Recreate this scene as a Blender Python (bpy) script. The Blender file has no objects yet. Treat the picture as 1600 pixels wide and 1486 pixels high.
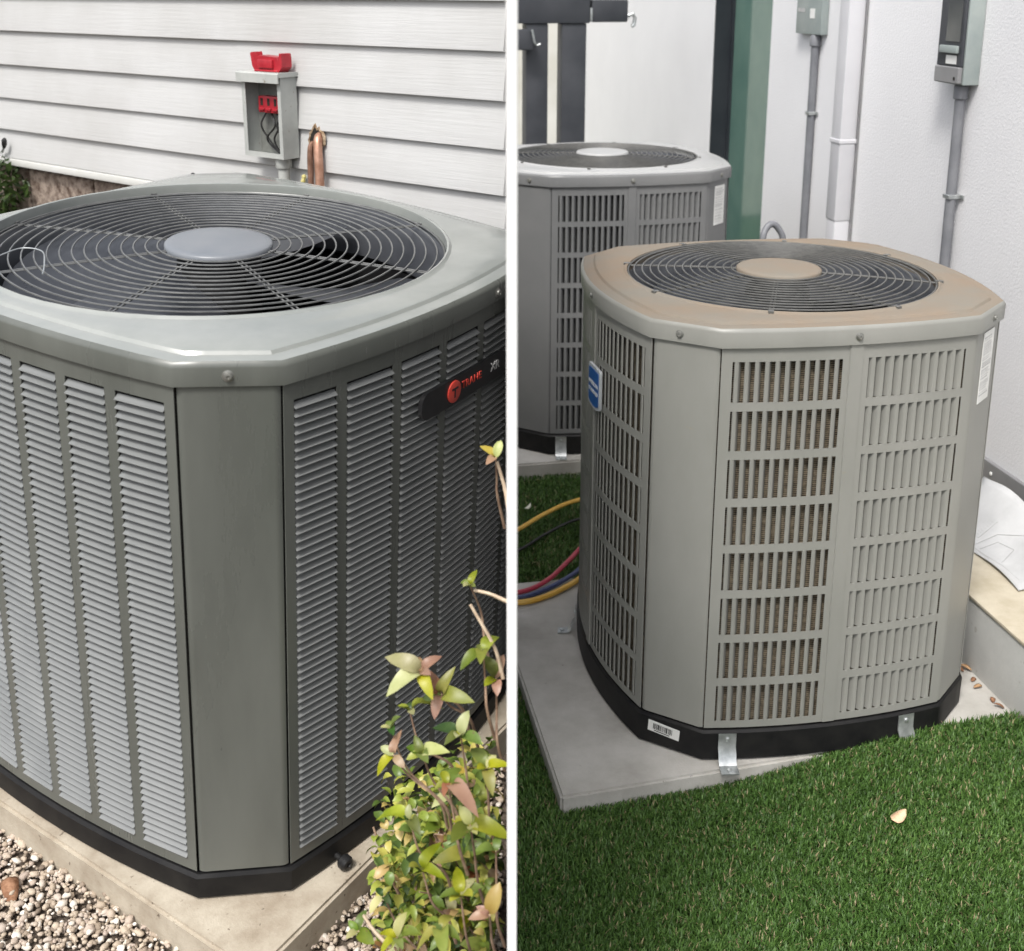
import bpy, bmesh, math, random
import numpy as np
from mathutils import Matrix, Vector
from math import sin, cos, pi, radians

R = random.Random(7)
sc = bpy.context.scene
col = sc.collection

# ------------------------------------------------------------------ camera
F_PX, PP_Y = 1850.4, 480.9
PITCH = 15.234
CAM_Z = 1.829
cd = bpy.data.cameras.new('camera')
cam = bpy.data.objects.new('camera', cd)
col.objects.link(cam)
cam.location = (0, 0, CAM_Z)
cam.rotation_euler = (radians(90 - PITCH), 0, 0)
cd.sensor_fit = 'HORIZONTAL'
cd.sensor_width = 36.0
cd.lens = 36.0 * F_PX / 1600.0
cd.shift_y = -(743.0 - PP_Y) / 1600.0
cd.clip_start = 0.05
cd.clip_end = 3000
cd.dof.use_dof = True
cd.dof.focus_distance = 2.35
cd.dof.aperture_fstop = 6.3
sc.camera = cam

# ------------------------------------------------------------------ sky, sun, exposure
SUN_EL, SUN_AZ = 56.0, 204.0       # azimuth clockwise from +Y: behind the camera, a little to the left
w = bpy.data.worlds.new('World')
sc.world = w
w.use_nodes = True
nt = w.node_tree
bg = nt.nodes['Background']
sky = nt.nodes.new('ShaderNodeTexSky')
sky.sky_type = 'NISHITA'
sky.sun_disc = False
sky.sun_elevation = radians(SUN_EL)
sky.sun_rotation = radians(SUN_AZ)
sky.air_density = 1.0
sky.dust_density = 4.0
sky.ozone_density = 1.0
hsv = nt.nodes.new('ShaderNodeHueSaturation')     # thin cloud: the sky is paler than clear blue
hsv.inputs['Saturation'].default_value = 0.32
nt.links.new(sky.outputs['Color'], hsv.inputs['Color'])
nt.links.new(hsv.outputs['Color'], bg.inputs['Color'])
bg.inputs['Strength'].default_value = 0.13
sd = bpy.data.lights.new('sun', 'SUN')
sd.energy = 1.5
sd.angle = radians(12)
sd.color = (1.0, 0.97, 0.92)
sun = bpy.data.objects.new('sun', sd)
col.objects.link(sun)
a = radians(SUN_AZ)
sdir = Vector((sin(a) * cos(radians(SUN_EL)), cos(a) * cos(radians(SUN_EL)), sin(radians(SUN_EL))))
sun.rotation_euler = sdir.to_track_quat('Z', 'Y').to_euler()
sun.location = sdir * 20
sc.view_settings.view_transform = 'Standard'
sc.view_settings.look = 'None'
sc.view_settings.gamma = 1.0
sc.view_settings.exposure = 0.90
sc.view_settings.use_curve_mapping = False
sc.render.engine = 'CYCLES'
sc.cycles.use_denoising = True
sc.cycles.max_bounces = 8

# ------------------------------------------------------------------ materials
MATS = {}
def N(nt, t, **kw):
    n = nt.nodes.new(t)
    for k, v in kw.items():
        if k in n.inputs: n.inputs[k].default_value = v
        else: setattr(n, k, v)
    return n
def base_mat(name, rough=.5, metal=0.0, spec=.5):
    m = bpy.data.materials.new(name)
    m.use_nodes = True
    p = m.node_tree.nodes['Principled BSDF']
    p.inputs['Roughness'].default_value = rough
    p.inputs['Metallic'].default_value = metal
    p.inputs['Specular IOR Level'].default_value = spec
    MATS[name] = m
    return m, m.node_tree, p
def ramp(nt, stops):
    r = nt.nodes.new('ShaderNodeValToRGB')
    el = r.color_ramp.elements
    while len(el) < len(stops): el.new(.5)
    for e, (q, c) in zip(el, stops):
        e.position = q
        e.color = (*c, 1) if len(c) == 3 else c
    return r
def noisy(name, c0, c1, scale=8, detail=5, rough=.5, metal=0, spec=.5, bump=0, bscale=120, bdist=.001, lo=.35, hi=.65,
          stretch=None, rvar=0.0, spots=None):
    m, nt, p = base_mat(name, rough, metal, spec)
    tc = N(nt, 'ShaderNodeTexCoord')
    src = tc.outputs['Object']
    if stretch:
        mp = N(nt, 'ShaderNodeMapping')
        mp.inputs['Scale'].default_value = stretch
        nt.links.new(src, mp.inputs['Vector'])
        src = mp.outputs['Vector']
    n = N(nt, 'ShaderNodeTexNoise', Scale=scale, Detail=detail, Roughness=.62)
    nt.links.new(src, n.inputs['Vector'])
    r = ramp(nt, [(lo, c0), (hi, c1)])
    nt.links.new(n.outputs['Fac'], r.inputs['Fac'])
    out = r.outputs['Color']
    if spots:                                       # (colour, scale, threshold): small specks of dirt
        n3 = N(nt, 'ShaderNodeTexNoise', Scale=spots[1], Detail=3, Roughness=.6)
        nt.links.new(tc.outputs['Object'], n3.inputs['Vector'])
        rs = ramp(nt, [(spots[2], (0, 0, 0)), (spots[2] + .06, (1, 1, 1))])
        nt.links.new(n3.outputs['Fac'], rs.inputs['Fac'])
        mx = N(nt, 'ShaderNodeMix', data_type='RGBA')
        nt.links.new(rs.outputs['Color'], mx.inputs['Factor'])
        nt.links.new(out, mx.inputs['A'])
        mx.inputs['B'].default_value = (*spots[0], 1)
        out = mx.outputs['Result']
    nt.links.new(out, p.inputs['Base Color'])
    if rvar:
        rr = N(nt, 'ShaderNodeMapRange')
        rr.inputs['To Min'].default_value = max(.02, rough - rvar)
        rr.inputs['To Max'].default_value = min(1, rough + rvar)
        nt.links.new(n.outputs['Fac'], rr.inputs['Value'])
        nt.links.new(rr.outputs['Result'], p.inputs['Roughness'])
    if bump:
        b = N(nt, 'ShaderNodeBump', Strength=bump, Distance=bdist)
        n2 = N(nt, 'ShaderNodeTexNoise', Scale=bscale, Detail=4, Roughness=.6)
        nt.links.new(src, n2.inputs['Vector'])
        nt.links.new(n2.outputs['Fac'], b.inputs['Height'])
        nt.links.new(b.outputs['Normal'], p.inputs['Normal'])
    return m
def tinted(name, stops, rough=.7, spec=.3, bump=0, bscale=200, bdist=.001, sub=0.0, sheen=0):
    """colour read from the per-piece 'tint' attribute (each pebble, blade or leaf its own colour)"""
    m, nt, p = base_mat(name, rough, 0, spec)
    at = N(nt, 'ShaderNodeAttribute', attribute_name='tint')
    r = ramp(nt, stops)
    nt.links.new(at.outputs['Fac'], r.inputs['Fac'])
    nt.links.new(r.outputs['Color'], p.inputs['Base Color'])
    if bump:
        tc = N(nt, 'ShaderNodeTexCoord')
        b = N(nt, 'ShaderNodeBump', Strength=bump, Distance=bdist)
        n2 = N(nt, 'ShaderNodeTexNoise', Scale=bscale, Detail=4)
        nt.links.new(tc.outputs['Object'], n2.inputs['Vector'])
        nt.links.new(n2.outputs['Fac'], b.inputs['Height'])
        nt.links.new(b.outputs['Normal'], p.inputs['Normal'])
    return m
def leaf_mat(name, c0, c1, rough=.4):
    m, nt, p = base_mat(name, rough, 0, .45)
    tc = N(nt, 'ShaderNodeTexCoord')
    n = N(nt, 'ShaderNodeTexNoise', Scale=45, Detail=4)
    nt.links.new(tc.outputs['Object'], n.inputs['Vector'])
    r = ramp(nt, [(.3, c0), (.7, c1)])
    nt.links.new(n.outputs['Fac'], r.inputs['Fac'])
    oi = N(nt, 'ShaderNodeObjectInfo')
    hv = N(nt, 'ShaderNodeHueSaturation')
    for sock, lo_, hi_ in (('Hue', .475, .52), ('Saturation', .9, 1.12), ('Value', .7, 1.22)):
        wn = N(nt, 'ShaderNodeMath', operation='FRACT')
        ml = N(nt, 'ShaderNodeMath', operation='MULTIPLY')
        ml.inputs[1].default_value = {'Hue': 1.0, 'Saturation': 7.31, 'Value': 13.7}[sock]
        nt.links.new(oi.outputs['Random'], ml.inputs[0]); nt.links.new(ml.outputs[0], wn.inputs[0])
        mr = N(nt, 'ShaderNodeMapRange'); mr.inputs['To Min'].default_value = lo_; mr.inputs['To Max'].default_value = hi_
        nt.links.new(wn.outputs[0], mr.inputs['Value']); nt.links.new(mr.outputs['Result'], hv.inputs[sock])
    nt.links.new(r.outputs['Color'], hv.inputs['Color'])
    # brown freckles and dry margins
    nf = N(nt, 'ShaderNodeTexNoise', Scale=140, Detail=3)
    nt.links.new(tc.outputs['Object'], nf.inputs['Vector'])
    rf = ramp(nt, [(.68, (0, 0, 0)), (.78, (1, 1, 1))])
    nt.links.new(nf.outputs['Fac'], rf.inputs['Fac'])
    mb_ = N(nt, 'ShaderNodeMix', data_type='RGBA')
    nt.links.new(rf.outputs['Color'], mb_.inputs['Factor']); nt.links.new(hv.outputs['Color'], mb_.inputs['A'])
    mb_.inputs['B'].default_value = (.16, .10, .05, 1)
    bp = N(nt, 'ShaderNodeBump', Strength=.4, Distance=.001)
    nt.links.new(n.outputs['Fac'], bp.inputs['Height']); nt.links.new(bp.outputs['Normal'], p.inputs['Normal'])
    nt.links.new(mb_.outputs['Result'], p.inputs['Base Color'])
    tr = N(nt, 'ShaderNodeBsdfTranslucent')
    nt.links.new(mb_.outputs['Result'], tr.inputs['Color'])
    mx = N(nt, 'ShaderNodeMixShader')
    mx.inputs['Fac'].default_value = .3
    nt.links.new(p.outputs['BSDF'], mx.inputs[1])
    nt.links.new(tr.outputs['BSDF'], mx.inputs[2])
    nt.links.new(mx.outputs['Shader'], nt.nodes['Material Output'].inputs['Surface'])
    return m
def coil_mat(name, c0, c1, fins):
    m, nt, p = base_mat(name, .6, .1, .3)
    tc = N(nt, 'ShaderNodeTexCoord')
    wv = N(nt, 'ShaderNodeTexWave', Scale=fins, Distortion=.6, Detail=2)
    wv.bands_direction = 'Z'
    nt.links.new(tc.outputs['Object'], wv.inputs['Vector'])
    n = N(nt, 'ShaderNodeTexNoise', Scale=90, Detail=4, Roughness=.7)
    nt.links.new(tc.outputs['Object'], n.inputs['Vector'])
    r = ramp(nt, [(.3, c0), (.75, c1)])
    ad = N(nt, 'ShaderNodeMath', operation='MULTIPLY_ADD')
    ad.inputs[1].default_value = .35
    nt.links.new(wv.outputs['Fac'], ad.inputs[0])
    nt.links.new(n.outputs['Fac'], ad.inputs[2])
    sb = N(nt, 'ShaderNodeMath', operation='SUBTRACT')
    sb.inputs[1].default_value = .17
    nt.links.new(ad.outputs[0], sb.inputs[0])
    nt.links.new(sb.outputs[0], r.inputs['Fac'])
    nt.links.new(r.outputs['Color'], p.inputs['Base Color'])
    return m
def siding_mat(name):
    m, nt, p = base_mat(name, .55, 0, .35)
    tc = N(nt, 'ShaderNodeTexCoord')
    mp = N(nt, 'ShaderNodeMapping')
    mp.inputs['Scale'].default_value = (3, 30, 70)
    nt.links.new(tc.outputs['Object'], mp.inputs['Vector'])
    n = N(nt, 'ShaderNodeTexNoise', Scale=2.2, Detail=5, Roughness=.65)
    nt.links.new(mp.outputs['Vector'], n.inputs['Vector'])
    n2 = N(nt, 'ShaderNodeTexNoise', Scale=1.7, Detail=5, Roughness=.6)
    nt.links.new(tc.outputs['Object'], n2.inputs['Vector'])
    r = ramp(nt, [(.28, (.415, .412, .40)), (.62, (.51, .512, .51))])
    nt.links.new(n2.outputs['Fac'], r.inputs['Fac'])
    nt.links.new(r.outputs['Color'], p.inputs['Base Color'])
    b = N(nt, 'ShaderNodeBump', Strength=.6, Distance=.0016)
    nt.links.new(n.outputs['Fac'], b.inputs['Height'])
    nt.links.new(b.outputs['Normal'], p.inputs['Normal'])
    return m

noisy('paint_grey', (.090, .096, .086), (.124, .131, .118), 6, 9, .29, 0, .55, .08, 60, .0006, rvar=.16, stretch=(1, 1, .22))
noisy('paint_grey_cap', (.215, .23, .217), (.29, .302, .285), 3.5, 8, .15, 0, 1.0, .05, 200, .0005, rvar=.1)  # unit grey lightened: sky sheen on the top plate put into the colour
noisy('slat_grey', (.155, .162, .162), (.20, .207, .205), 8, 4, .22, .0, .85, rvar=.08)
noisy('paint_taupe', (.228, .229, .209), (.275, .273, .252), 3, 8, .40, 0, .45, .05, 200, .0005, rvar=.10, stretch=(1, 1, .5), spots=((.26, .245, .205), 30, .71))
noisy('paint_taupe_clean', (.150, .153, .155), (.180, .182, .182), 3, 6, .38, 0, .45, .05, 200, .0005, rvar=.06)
noisy('dust', (.235, .185, .138), (.215, .195, .163), 5, 12, .8, 0, .2, .3, 400, .0008, lo=.36, hi=.64)
noisy('cap_light', (.33, .335, .335), (.39, .39, .385), 5, 5, .4, 0, .45)
noisy('base_black', (.006, .006, .007), (.016, .0155, .015), 14, 6, .55, 0, .22, .1, 200, .0008)
noisy('interior_dark', (.006, .006, .007), (.018, .018, .018), 6, 3, .6, 0, .3)
noisy('shroud_grey', (.06, .064, .074), (.09, .095, .106), 6, 4, .35, 0, .5)
noisy('fan_blade', (.034, .037, .044), (.055, .059, .068), 9, 4, .30, .1, .5, rvar=.08)
noisy('wire_dark', (.11, .113, .112), (.17, .172, .168), 30, 3, .30, .2, .6)
noisy('wire_light', (.085, .085, .08), (.13, .128, .12), 40, 3, .35, .1, .5)
noisy('hub_grey', (.15, .165, .185), (.19, .20, .215), 7, 5, .38, 0, .5, rvar=.06)
noisy('zinc', (.36, .38, .38), (.55, .57, .57), 40, 4, .36, .75, .5, rvar=.1)
noisy('screw_grey', (.18, .18, .165), (.26, .26, .24), 60, 3, .35, .5, .5)
noisy('rubber', (.007, .007, .008), (.02, .02, .02), 40, 3, .45)
coil_mat('coil_brown', (.035, .028, .02), (.26, .215, .155), 62)
coil_mat('coil_dark', (.006, .006, .006), (.04, .04, .04), 62)
siding_mat('siding')
noisy('trim_white', (.52, .52, .49), (.60, .60, .585), 6, 4, .5)
noisy('foundation', (.10, .07, .055), (.33, .27, .225), 38, 7, .9, 0, .1, .7, 90, .005, lo=.36, hi=.62)
noisy('mortar', (.33, .29, .24), (.44, .40, .34), 20, 4, .9, 0, .1)
noisy('box_grey', (.33, .345, .33), (.42, .43, .41), 9, 5, .5, 0, .4, spots=((.22, .20, .16), 60, .66))
noisy('box_inside', (.12, .125, .115), (.20, .205, .19), 20, 5, .6)
noisy('pvc_grey', (.15, .155, .17), (.19, .195, .21), 12, 4, .45, 0, .4)
noisy('disc_grey', (.25, .29, .285), (.31, .345, .335), 9, 4, .45, 0, .45)
noisy('red_plastic', (.30, .010, .020), (.40, .022, .034), 30, 3, .35, 0, .5)
noisy('copper', (.34, .17, .11), (.62, .38, .28), 25, 6, .45, .6, .5, rvar=.1)
noisy('copper_dull', (.16, .085, .055), (.30, .17, .12), 40, 4, .5, .5)
noisy('hole_shade', (.006, .005, .004), (.03, .022, .015), 60, 4, .9)  # near-black colour stands for the shade in holes and slots
noisy('sealant', (.16, .10, .055), (.48, .38, .27), 45, 5, .8, 0, .2, .5, 150, .003, lo=.4, hi=.6)
noisy('cable_black', (.008, .008, .008), (.02, .02, .02), 50, 2, .4)
noisy('yellow_residue', (.38, .33, .10), (.55, .50, .22), 60, 4, .7)
noisy('slab_warm', (.30, .25, .19), (.46, .41, .33), 11, 9, .85, 0, .2, .45, 170, .0022, lo=.33, hi=.62, spots=((.15, .12, .09), 55, .66))
noisy('slab_cool', (.35, .335, .305), (.475, .46, .43), 7, 10, .8, 0, .25, .45, 160, .002, spots=((.22, .20, .18), 40, .70))
noisy('soil', (.05, .04, .03), (.13, .105, .08), 30, 6, .95, 0, .1, .8, 120, .006)
noisy('gravel_bed', (.035, .028, .022), (.15, .12, .095), 90, 6, .95, 0, .1, .8, 150, .006)
noisy('turf_backing', (.02, .036, .010), (.05, .075, .022), 60, 5, .95, 0, .1, .8, 220, .006)
noisy('stucco', (.68, .678, .692), (.745, .743, .755), .9, 8, .8, 0, .2, .5, 120, .003)
noisy('partition_white', (.76, .76, .75), (.80, .80, .79), 2, 4, .6, 0, .3)
noisy('plinth_grey', (.17, .17, .175), (.24, .24, .245), 3, 5, .4, 0, .5)
noisy('ledge_face', (.44, .445, .43), (.56, .56, .54), 4, 7, .8, 0, .2, .35, 180, .0016, spots=((.30, .28, .24), 14, .66))
noisy('ledge_top', (.40, .35, .26), (.55, .50, .40), 7, 7, .85, 0, .2, .35, 180, .0016)
noisy('downspout', (.54, .54, .565), (.59, .59, .612), 4, 4, .4, 0, .4)
noisy('steel_charcoal', (.035, .038, .045), (.055, .058, .066), 4, 5, .5, 0, .4)
noisy('frame_dark', (.018, .022, .027), (.03, .034, .04), 4, 4, .4, 0, .4)
noisy('door_green', (.085, .16, .135), (.12, .20, .168), 2.5, 3, .09, 0, .5)
noisy('far_wall', (.55, .53, .47), (.72, .71, .68), 1.2, 4, .8)
noisy('window_dark', (.05, .055, .06), (.12, .125, .12), 3, 3, .15, 0, .5)
noisy('badge_black', (.010, .010, .011), (.016, .016, .017), 30, 2, .3)
noisy('badge_red', (.58, .055, .04), (.66, .08, .055), 30, 2, .35)
noisy('badge_blue', (.015, .10, .36), (.02, .13, .42), 30, 2, .3)
noisy('badge_silver', (.50, .52, .54), (.60, .62, .64), 30, 2, .35)
noisy('white_print', (.66, .66, .64), (.74, .74, .72), 12, 3, .5)
noisy('black_print', (.02, .02, .02), (.04, .04, .04), 30, 2, .5)
noisy('grey_print', (.34, .34, .34), (.44, .44, .44), 30, 2, .5)
noisy('paper', (.42, .425, .43), (.54, .545, .55), 5, 5, .75, 0, .2)
noisy('hose_yellow', (.60, .34, .045), (.68, .42, .08), 20, 3, .4)
noisy('hose_red', (.36, .025, .05), (.45, .05, .08), 20, 3, .4)
noisy('hose_blue', (.035, .05, .13), (.07, .09, .20), 20, 3, .4)
noisy('dry_leaf', (.32, .18, .09), (.50, .33, .19), 60, 4, .7, 0, .2)
noisy('brown_leaf', (.16, .075, .04), (.36, .20, .12), 60, 4, .75, 0, .2)
noisy('tan_leaf', (.62, .40, .25), (.78, .56, .38), 50, 4, .6, 0, .3)
noisy('white_petal', (.62, .60, .48), (.78, .76, .66), 50, 3, .6)
noisy('twig', (.20, .12, .08), (.36, .25, .17), 80, 4, .7)
noisy('twig_pale', (.50, .38, .27), (.66, .54, .40), 80, 4, .6)
leaf_mat('leaf_yellow_green', (.27, .31, .035), (.42, .42, .075))
leaf_mat('leaf_green', (.11, .165, .026), (.20, .255, .05))
leaf_mat('leaf_deep', (.035, .075, .020), (.075, .13, .032))
leaf_mat('leaf_yellow', (.50, .34, .06), (.58, .46, .12))
leaf_mat('leaf_pink', (.34, .21, .13), (.48, .33, .20))
leaf_mat('leaf_red', (.27, .12, .06), (.40, .20, .09))
leaf_mat('leaf_pale', (.40, .42, .16), (.55, .54, .28))
leaf_mat('shrub_leaf', (.03, .06, .015), (.075, .11, .03))
tinted('gravel', [(0, (.15, .115, .09)), (.22, (.34, .275, .21)), (.42, (.49, .41, .32)), (.62, (.41, .335, .28)), (.80, (.59, .53, .455)), (1, (.72, .69, .63))], .8, .25, .35, 160, .002)
tinted('leaf_mix', [(0, (.05, .085, .02)), (.35, (.12, .18, .03)), (.65, (.24, .29, .045)), (.85, (.40, .38, .08)), (1, (.36, .22, .11))], .4, .45)
tinted('turf', [(0, (.027, .063, .012)), (.4, (.053, .115, .022)), (.75, (.090, .172, .036)), (.93, (.16, .245, .066)), (1, (.28, .235, .13))], .5, .35)

# ------------------------------------------------------------------ helpers
def setp(o, label=None, cat=None, group=None, kind=None):
    if label: o['label'] = label
    if cat: o['category'] = cat
    if group: o['group'] = group
    if kind: o['kind'] = kind
    return o
def mk(name, me, mat=None, parent=None, M=None):
    o = bpy.data.objects.new(name, me)
    col.objects.link(o)
    if mat is not None and me is not None and len(me.materials) == 0: me.materials.append(MATS[mat])
    if parent is not None: o.parent = parent
    if M is not None: o.matrix_basis = M
    return o
def smooth(me, ang=35):
    me.shade_smooth()
    me.set_sharp_from_angle(angle=radians(ang))
    return me
def mesh(name, v, f, sm=35):
    me = bpy.data.meshes.new(name)
    me.from_pydata([tuple(p) for p in v], [], f)
    me.validate()
    bm = bmesh.new(); bm.from_mesh(me)
    bmesh.ops.recalc_face_normals(bm, faces=bm.faces)
    bm.to_mesh(me); bm.free()
    if sm: smooth(me, sm)
    return me
def thing(name, label, cat, M, group=None):
    o = bpy.data.objects.new(name, None)
    o.empty_display_size = .1
    col.objects.link(o)
    o.matrix_basis = M
    return setp(o, label, cat, group)
class MB:
    def __init__(s): s.v = []; s.f = []
    def add(s, v, f):
        n = len(s.v); s.v += [tuple(p) for p in v]; s.f += [tuple(i + n for i in q) for q in f]; return s
    def box(s, x0, x1, y0, y1, z0, z1):
        v = [(x, y, z) for z in (z0, z1) for y in (y0, y1) for x in (x0, x1)]
        return s.add(v, [(0, 2, 3, 1), (4, 5, 7, 6), (0, 1, 5, 4), (2, 6, 7, 3), (0, 4, 6, 2), (1, 3, 7, 5)])
    def bbox(s, x0, x1, y0, y1, z0, z1, b=.004, seg=2):
        bm = bmesh.new()
        bmesh.ops.create_cube(bm, size=1)
        for q in bm.verts:
            q.co = Vector(((x0 + x1) / 2 + q.co.x * (x1 - x0), (y0 + y1) / 2 + q.co.y * (y1 - y0), (z0 + z1) / 2 + q.co.z * (z1 - z0)))
        bmesh.ops.bevel(bm, geom=list(bm.edges), offset=b, segments=seg, affect='EDGES', profile=.6)
        bm.verts.index_update()
        s.add([q.co[:] for q in bm.verts], [tuple(q.index for q in fc.verts) for fc in bm.faces]); bm.free()
        return s
    def tube(s, pts, r, n=8, cap=True):
        pts = [Vector(p) for p in pts]
        rs = r if isinstance(r, (list, tuple)) else [r] * len(pts)
        base = len(s.v); up = Vector((0.31, .17, .93))
        prev = None
        for i, p in enumerate(pts):
            t = (pts[min(i + 1, len(pts) - 1)] - pts[max(i - 1, 0)])
            if t.length < 1e-9: t = Vector((0, 0, 1))
            t.normalize()
            if prev is None:
                e = t.cross(up)
                if e.length < .05: e = t.cross(Vector((1, 0, 0)))
            else: e = prev - t * prev.dot(t)
            e.normalize(); prev = e
            g = t.cross(e)
            for k in range(n):
                A = 2 * pi * k / n
                s.v.append(tuple(p + (e * cos(A) + g * sin(A)) * rs[i]))
        for i in range(len(pts) - 1):
            for k in range(n):
                k2 = (k + 1) % n
                s.f.append((base + i * n + k, base + i * n + k2, base + (i + 1) * n + k2, base + (i + 1) * n + k))
        if cap:
            s.f.append(tuple(base + k for k in range(n))[::-1])
            s.f.append(tuple(base + (len(pts) - 1) * n + k for k in range(n)))
        return s
    def lathe(s, prof, n=24, c=(0, 0, 0), ax='z'):
        base = len(s.v)
        for (r, z) in prof:
            for k in range(n):
                A = 2 * pi * k / n
                q = (r * cos(A), r * sin(A), z) if ax == 'z' else (r * cos(A), z, r * sin(A))
                s.v.append((c[0] + q[0], c[1] + q[1], c[2] + q[2]))
        for i in range(len(prof) - 1):
            for k in range(n):
                k2 = (k + 1) % n
                s.f.append((base + i * n + k, base + i * n + k2, base + (i + 1) * n + k2, base + (i + 1) * n + k))
        s.f.append(tuple(base + k for k in range(n))[::-1])
        s.f.append(tuple(base + (len(prof) - 1) * n + k for k in range(n)))
        return s
    def prism(s, poly, y0, y1):
        """poly in x,z ; extruded along y"""
        n = len(poly); b = len(s.v)
        s.v += [(p[0], y0, p[1]) for p in poly] + [(p[0], y1, p[1]) for p in poly]
        s.f.append(tuple(b + i for i in range(n))); s.f.append(tuple(b + n + i for i in range(n))[::-1])
        for i in range(n):
            j = (i + 1) % n
            s.f.append((b + i, b + j, b + n + j, b + n + i))
        return s
    def build(s, name, mat, parent=None, M=None, sm=35):
        return mk(name, mesh(name, s.v, s.f, sm), mat, parent, M)
def bezier(pts, n=10):
    """Catmull-Rom through pts"""
    P = [Vector(p) for p in pts]; P = [P[0] * 2 - P[1]] + P + [P[-1] * 2 - P[-2]]
    out = []
    for i in range(1, len(P) - 2):
        for k in range(n):
            t = k / n
            a, b, c, d = P[i - 1], P[i], P[i + 1], P[i + 2]
            out.append(.5 * ((2 * b) + (c - a) * t + (2 * a - 5 * b + 4 * c - d) * t * t + (3 * b - a - 3 * c + d) * t ** 3))
    out.append(P[-2]); return out
def text_mesh(s, size, depth=.0006, font_space=1.0):
    cu = bpy.data.curves.new('txt', 'FONT')
    cu.body = s; cu.size = size; cu.align_x = 'CENTER'; cu.align_y = 'CENTER'; cu.extrude = depth; cu.resolution_u = 2
    cu.space_character = font_space
    ob = bpy.data.objects.new('txt', cu); col.objects.link(ob)
    bpy.context.view_layer.update()
    me = bpy.data.meshes.new_from_object(ob.evaluated_get(bpy.context.evaluated_depsgraph_get()))
    bpy.data.objects.remove(ob); bpy.data.curves.remove(cu)
    me.transform(Matrix.Rotation(pi / 2, 4, 'X'))      # upright, reads from -y
    me.materials.clear()
    return me
def icos(sub):
    bm = bmesh.new(); bmesh.ops.create_icosphere(bm, subdivisions=sub, radius=1)
    v = np.array([q.co[:] for q in bm.verts]); f = np.array([[q.index for q in fc.verts] for fc in bm.faces]); bm.free()
    return v, f
def big_mesh(name, V, Fc, tint=None, sm=False):
    """numpy verts (n,3), faces (m,k), per-vertex tint"""
    me = bpy.data.meshes.new(name)
    k = Fc.shape[1]
    me.vertices.add(len(V)); me.vertices.foreach_set('co', V.astype(np.float32).ravel())
    me.loops.add(Fc.size); me.loops.foreach_set('vertex_index', Fc.astype(np.int32).ravel())
    me.polygons.add(len(Fc)); me.polygons.foreach_set('loop_start', np.arange(0, Fc.size, k, dtype=np.int32))
    me.update(calc_edges=True)
    if tint is not None:
        at = me.attributes.new('tint', 'FLOAT', 'POINT'); at.data.foreach_set('value', tint.astype(np.float32))
    if sm: me.shade_smooth()
    me.validate()
    return me

# ------------------------------------------------------------------ the two places
RL = Matrix(((.5369, -.8422, .0494), (.8429, .5332, -.0720), (.0343, .0803, .9962)))
qL = RL.to_quaternion(); RL = qL.to_matrix()
PL = Matrix.Translation((-.6129, 2.3012, .349)) @ RL.to_4x4()          # slab top of the unit by the house
YR = radians(10.357)
PR = Matrix.Translation((.6674, 2.8849, .06)) @ Matrix.Rotation(YR, 4, 'Z')   # slab top of the unit on the turf
DW, TW = 2.25, radians(38)
PW = Matrix.Translation((sin(TW) * DW, cos(TW) * DW, 0)) @ Matrix.Rotation(-TW, 4, 'Z')  # house wall: x along, y into the wall

def structure(name, mb, mat, M=None, sm=35):
    return setp(mb.build(name, mat, None, M, sm), kind='structure')

# ground -------------------------------------------------------------
structure('ground', MB().add([(-400, -400, -.03), (400, -400, -.03), (400, 400, -.03), (-400, 400, -.03)], [(0, 1, 2, 3)]), 'soil')
structure('turf_backing', MB().add([(.02, -2, -.012), (9, -2, -.012), (9, 14, -.012), (-5, 14, -.012), (-5, 5, -.012), (.0, 3.4, -.012)], [(0, 1, 2, 3, 4, 5)]), 'turf_backing')
def sstep(t): t = np.clip(t, 0, 1); return t * t * (3 - 2 * t)
def hturf(x, y):
    """the turf lies higher along the right half of the pad's front edge"""
    return .062 * sstep((x + .30) / .55) * sstep((-.28 - y) / .08) * sstep((y + 1.7) / .5)
tb = MB(); nX, nY = 40, 40
for j in range(nY + 1):
    for i in range(nX + 1):
        x, y = -.75 + 1.6 * i / nX, -1.8 + 1.52 * j / nY
        tb.v.append((x, y, -.0645 + float(hturf(x, y))))
for j in range(nY):
    for i in range(nX):
        # leave out what the pad covers
        x, y = -.75 + 1.6 * (i + .5) / nX, -1.8 + 1.52 * (j + 1) / nY
        if x > -.66 and y > -.486 + (x + .655) * .066 + .03: continue
        tb.f.append((j * (nX + 1) + i, j * (nX + 1) + i + 1, (j + 1) * (nX + 1) + i + 1, (j + 1) * (nX + 1) + i))
structure('turf_rise', tb, 'turf_backing', Matrix.Translation((.6674, 2.8849, .06)) @ Matrix.Rotation(radians(10.357), 4, 'Z'))
# gravel bed of the left place (a gentle slope away from the house)
PLi = PL.inverted()
def onL(x, y, dz):
    """world x,y -> point on the sloping gravel plane (dz below slab top, along the place's own up)"""
    n = PL.to_3x3() @ Vector((0, 0, 1)); p0 = PL @ Vector((0, 0, dz))
    return Vector((x, y, p0.z - (n.x * (x - p0.x) + n.y * (y - p0.y)) / n.z))
gv = [onL(x, y, -.075) for x, y in ((-.008, -1.2), (-.008, 2.84), (-6, 7.2), (-6, -1.2))]
structure('gravel_bed', MB().add(gv, [(0, 1, 2, 3)]), 'gravel_bed')

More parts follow.
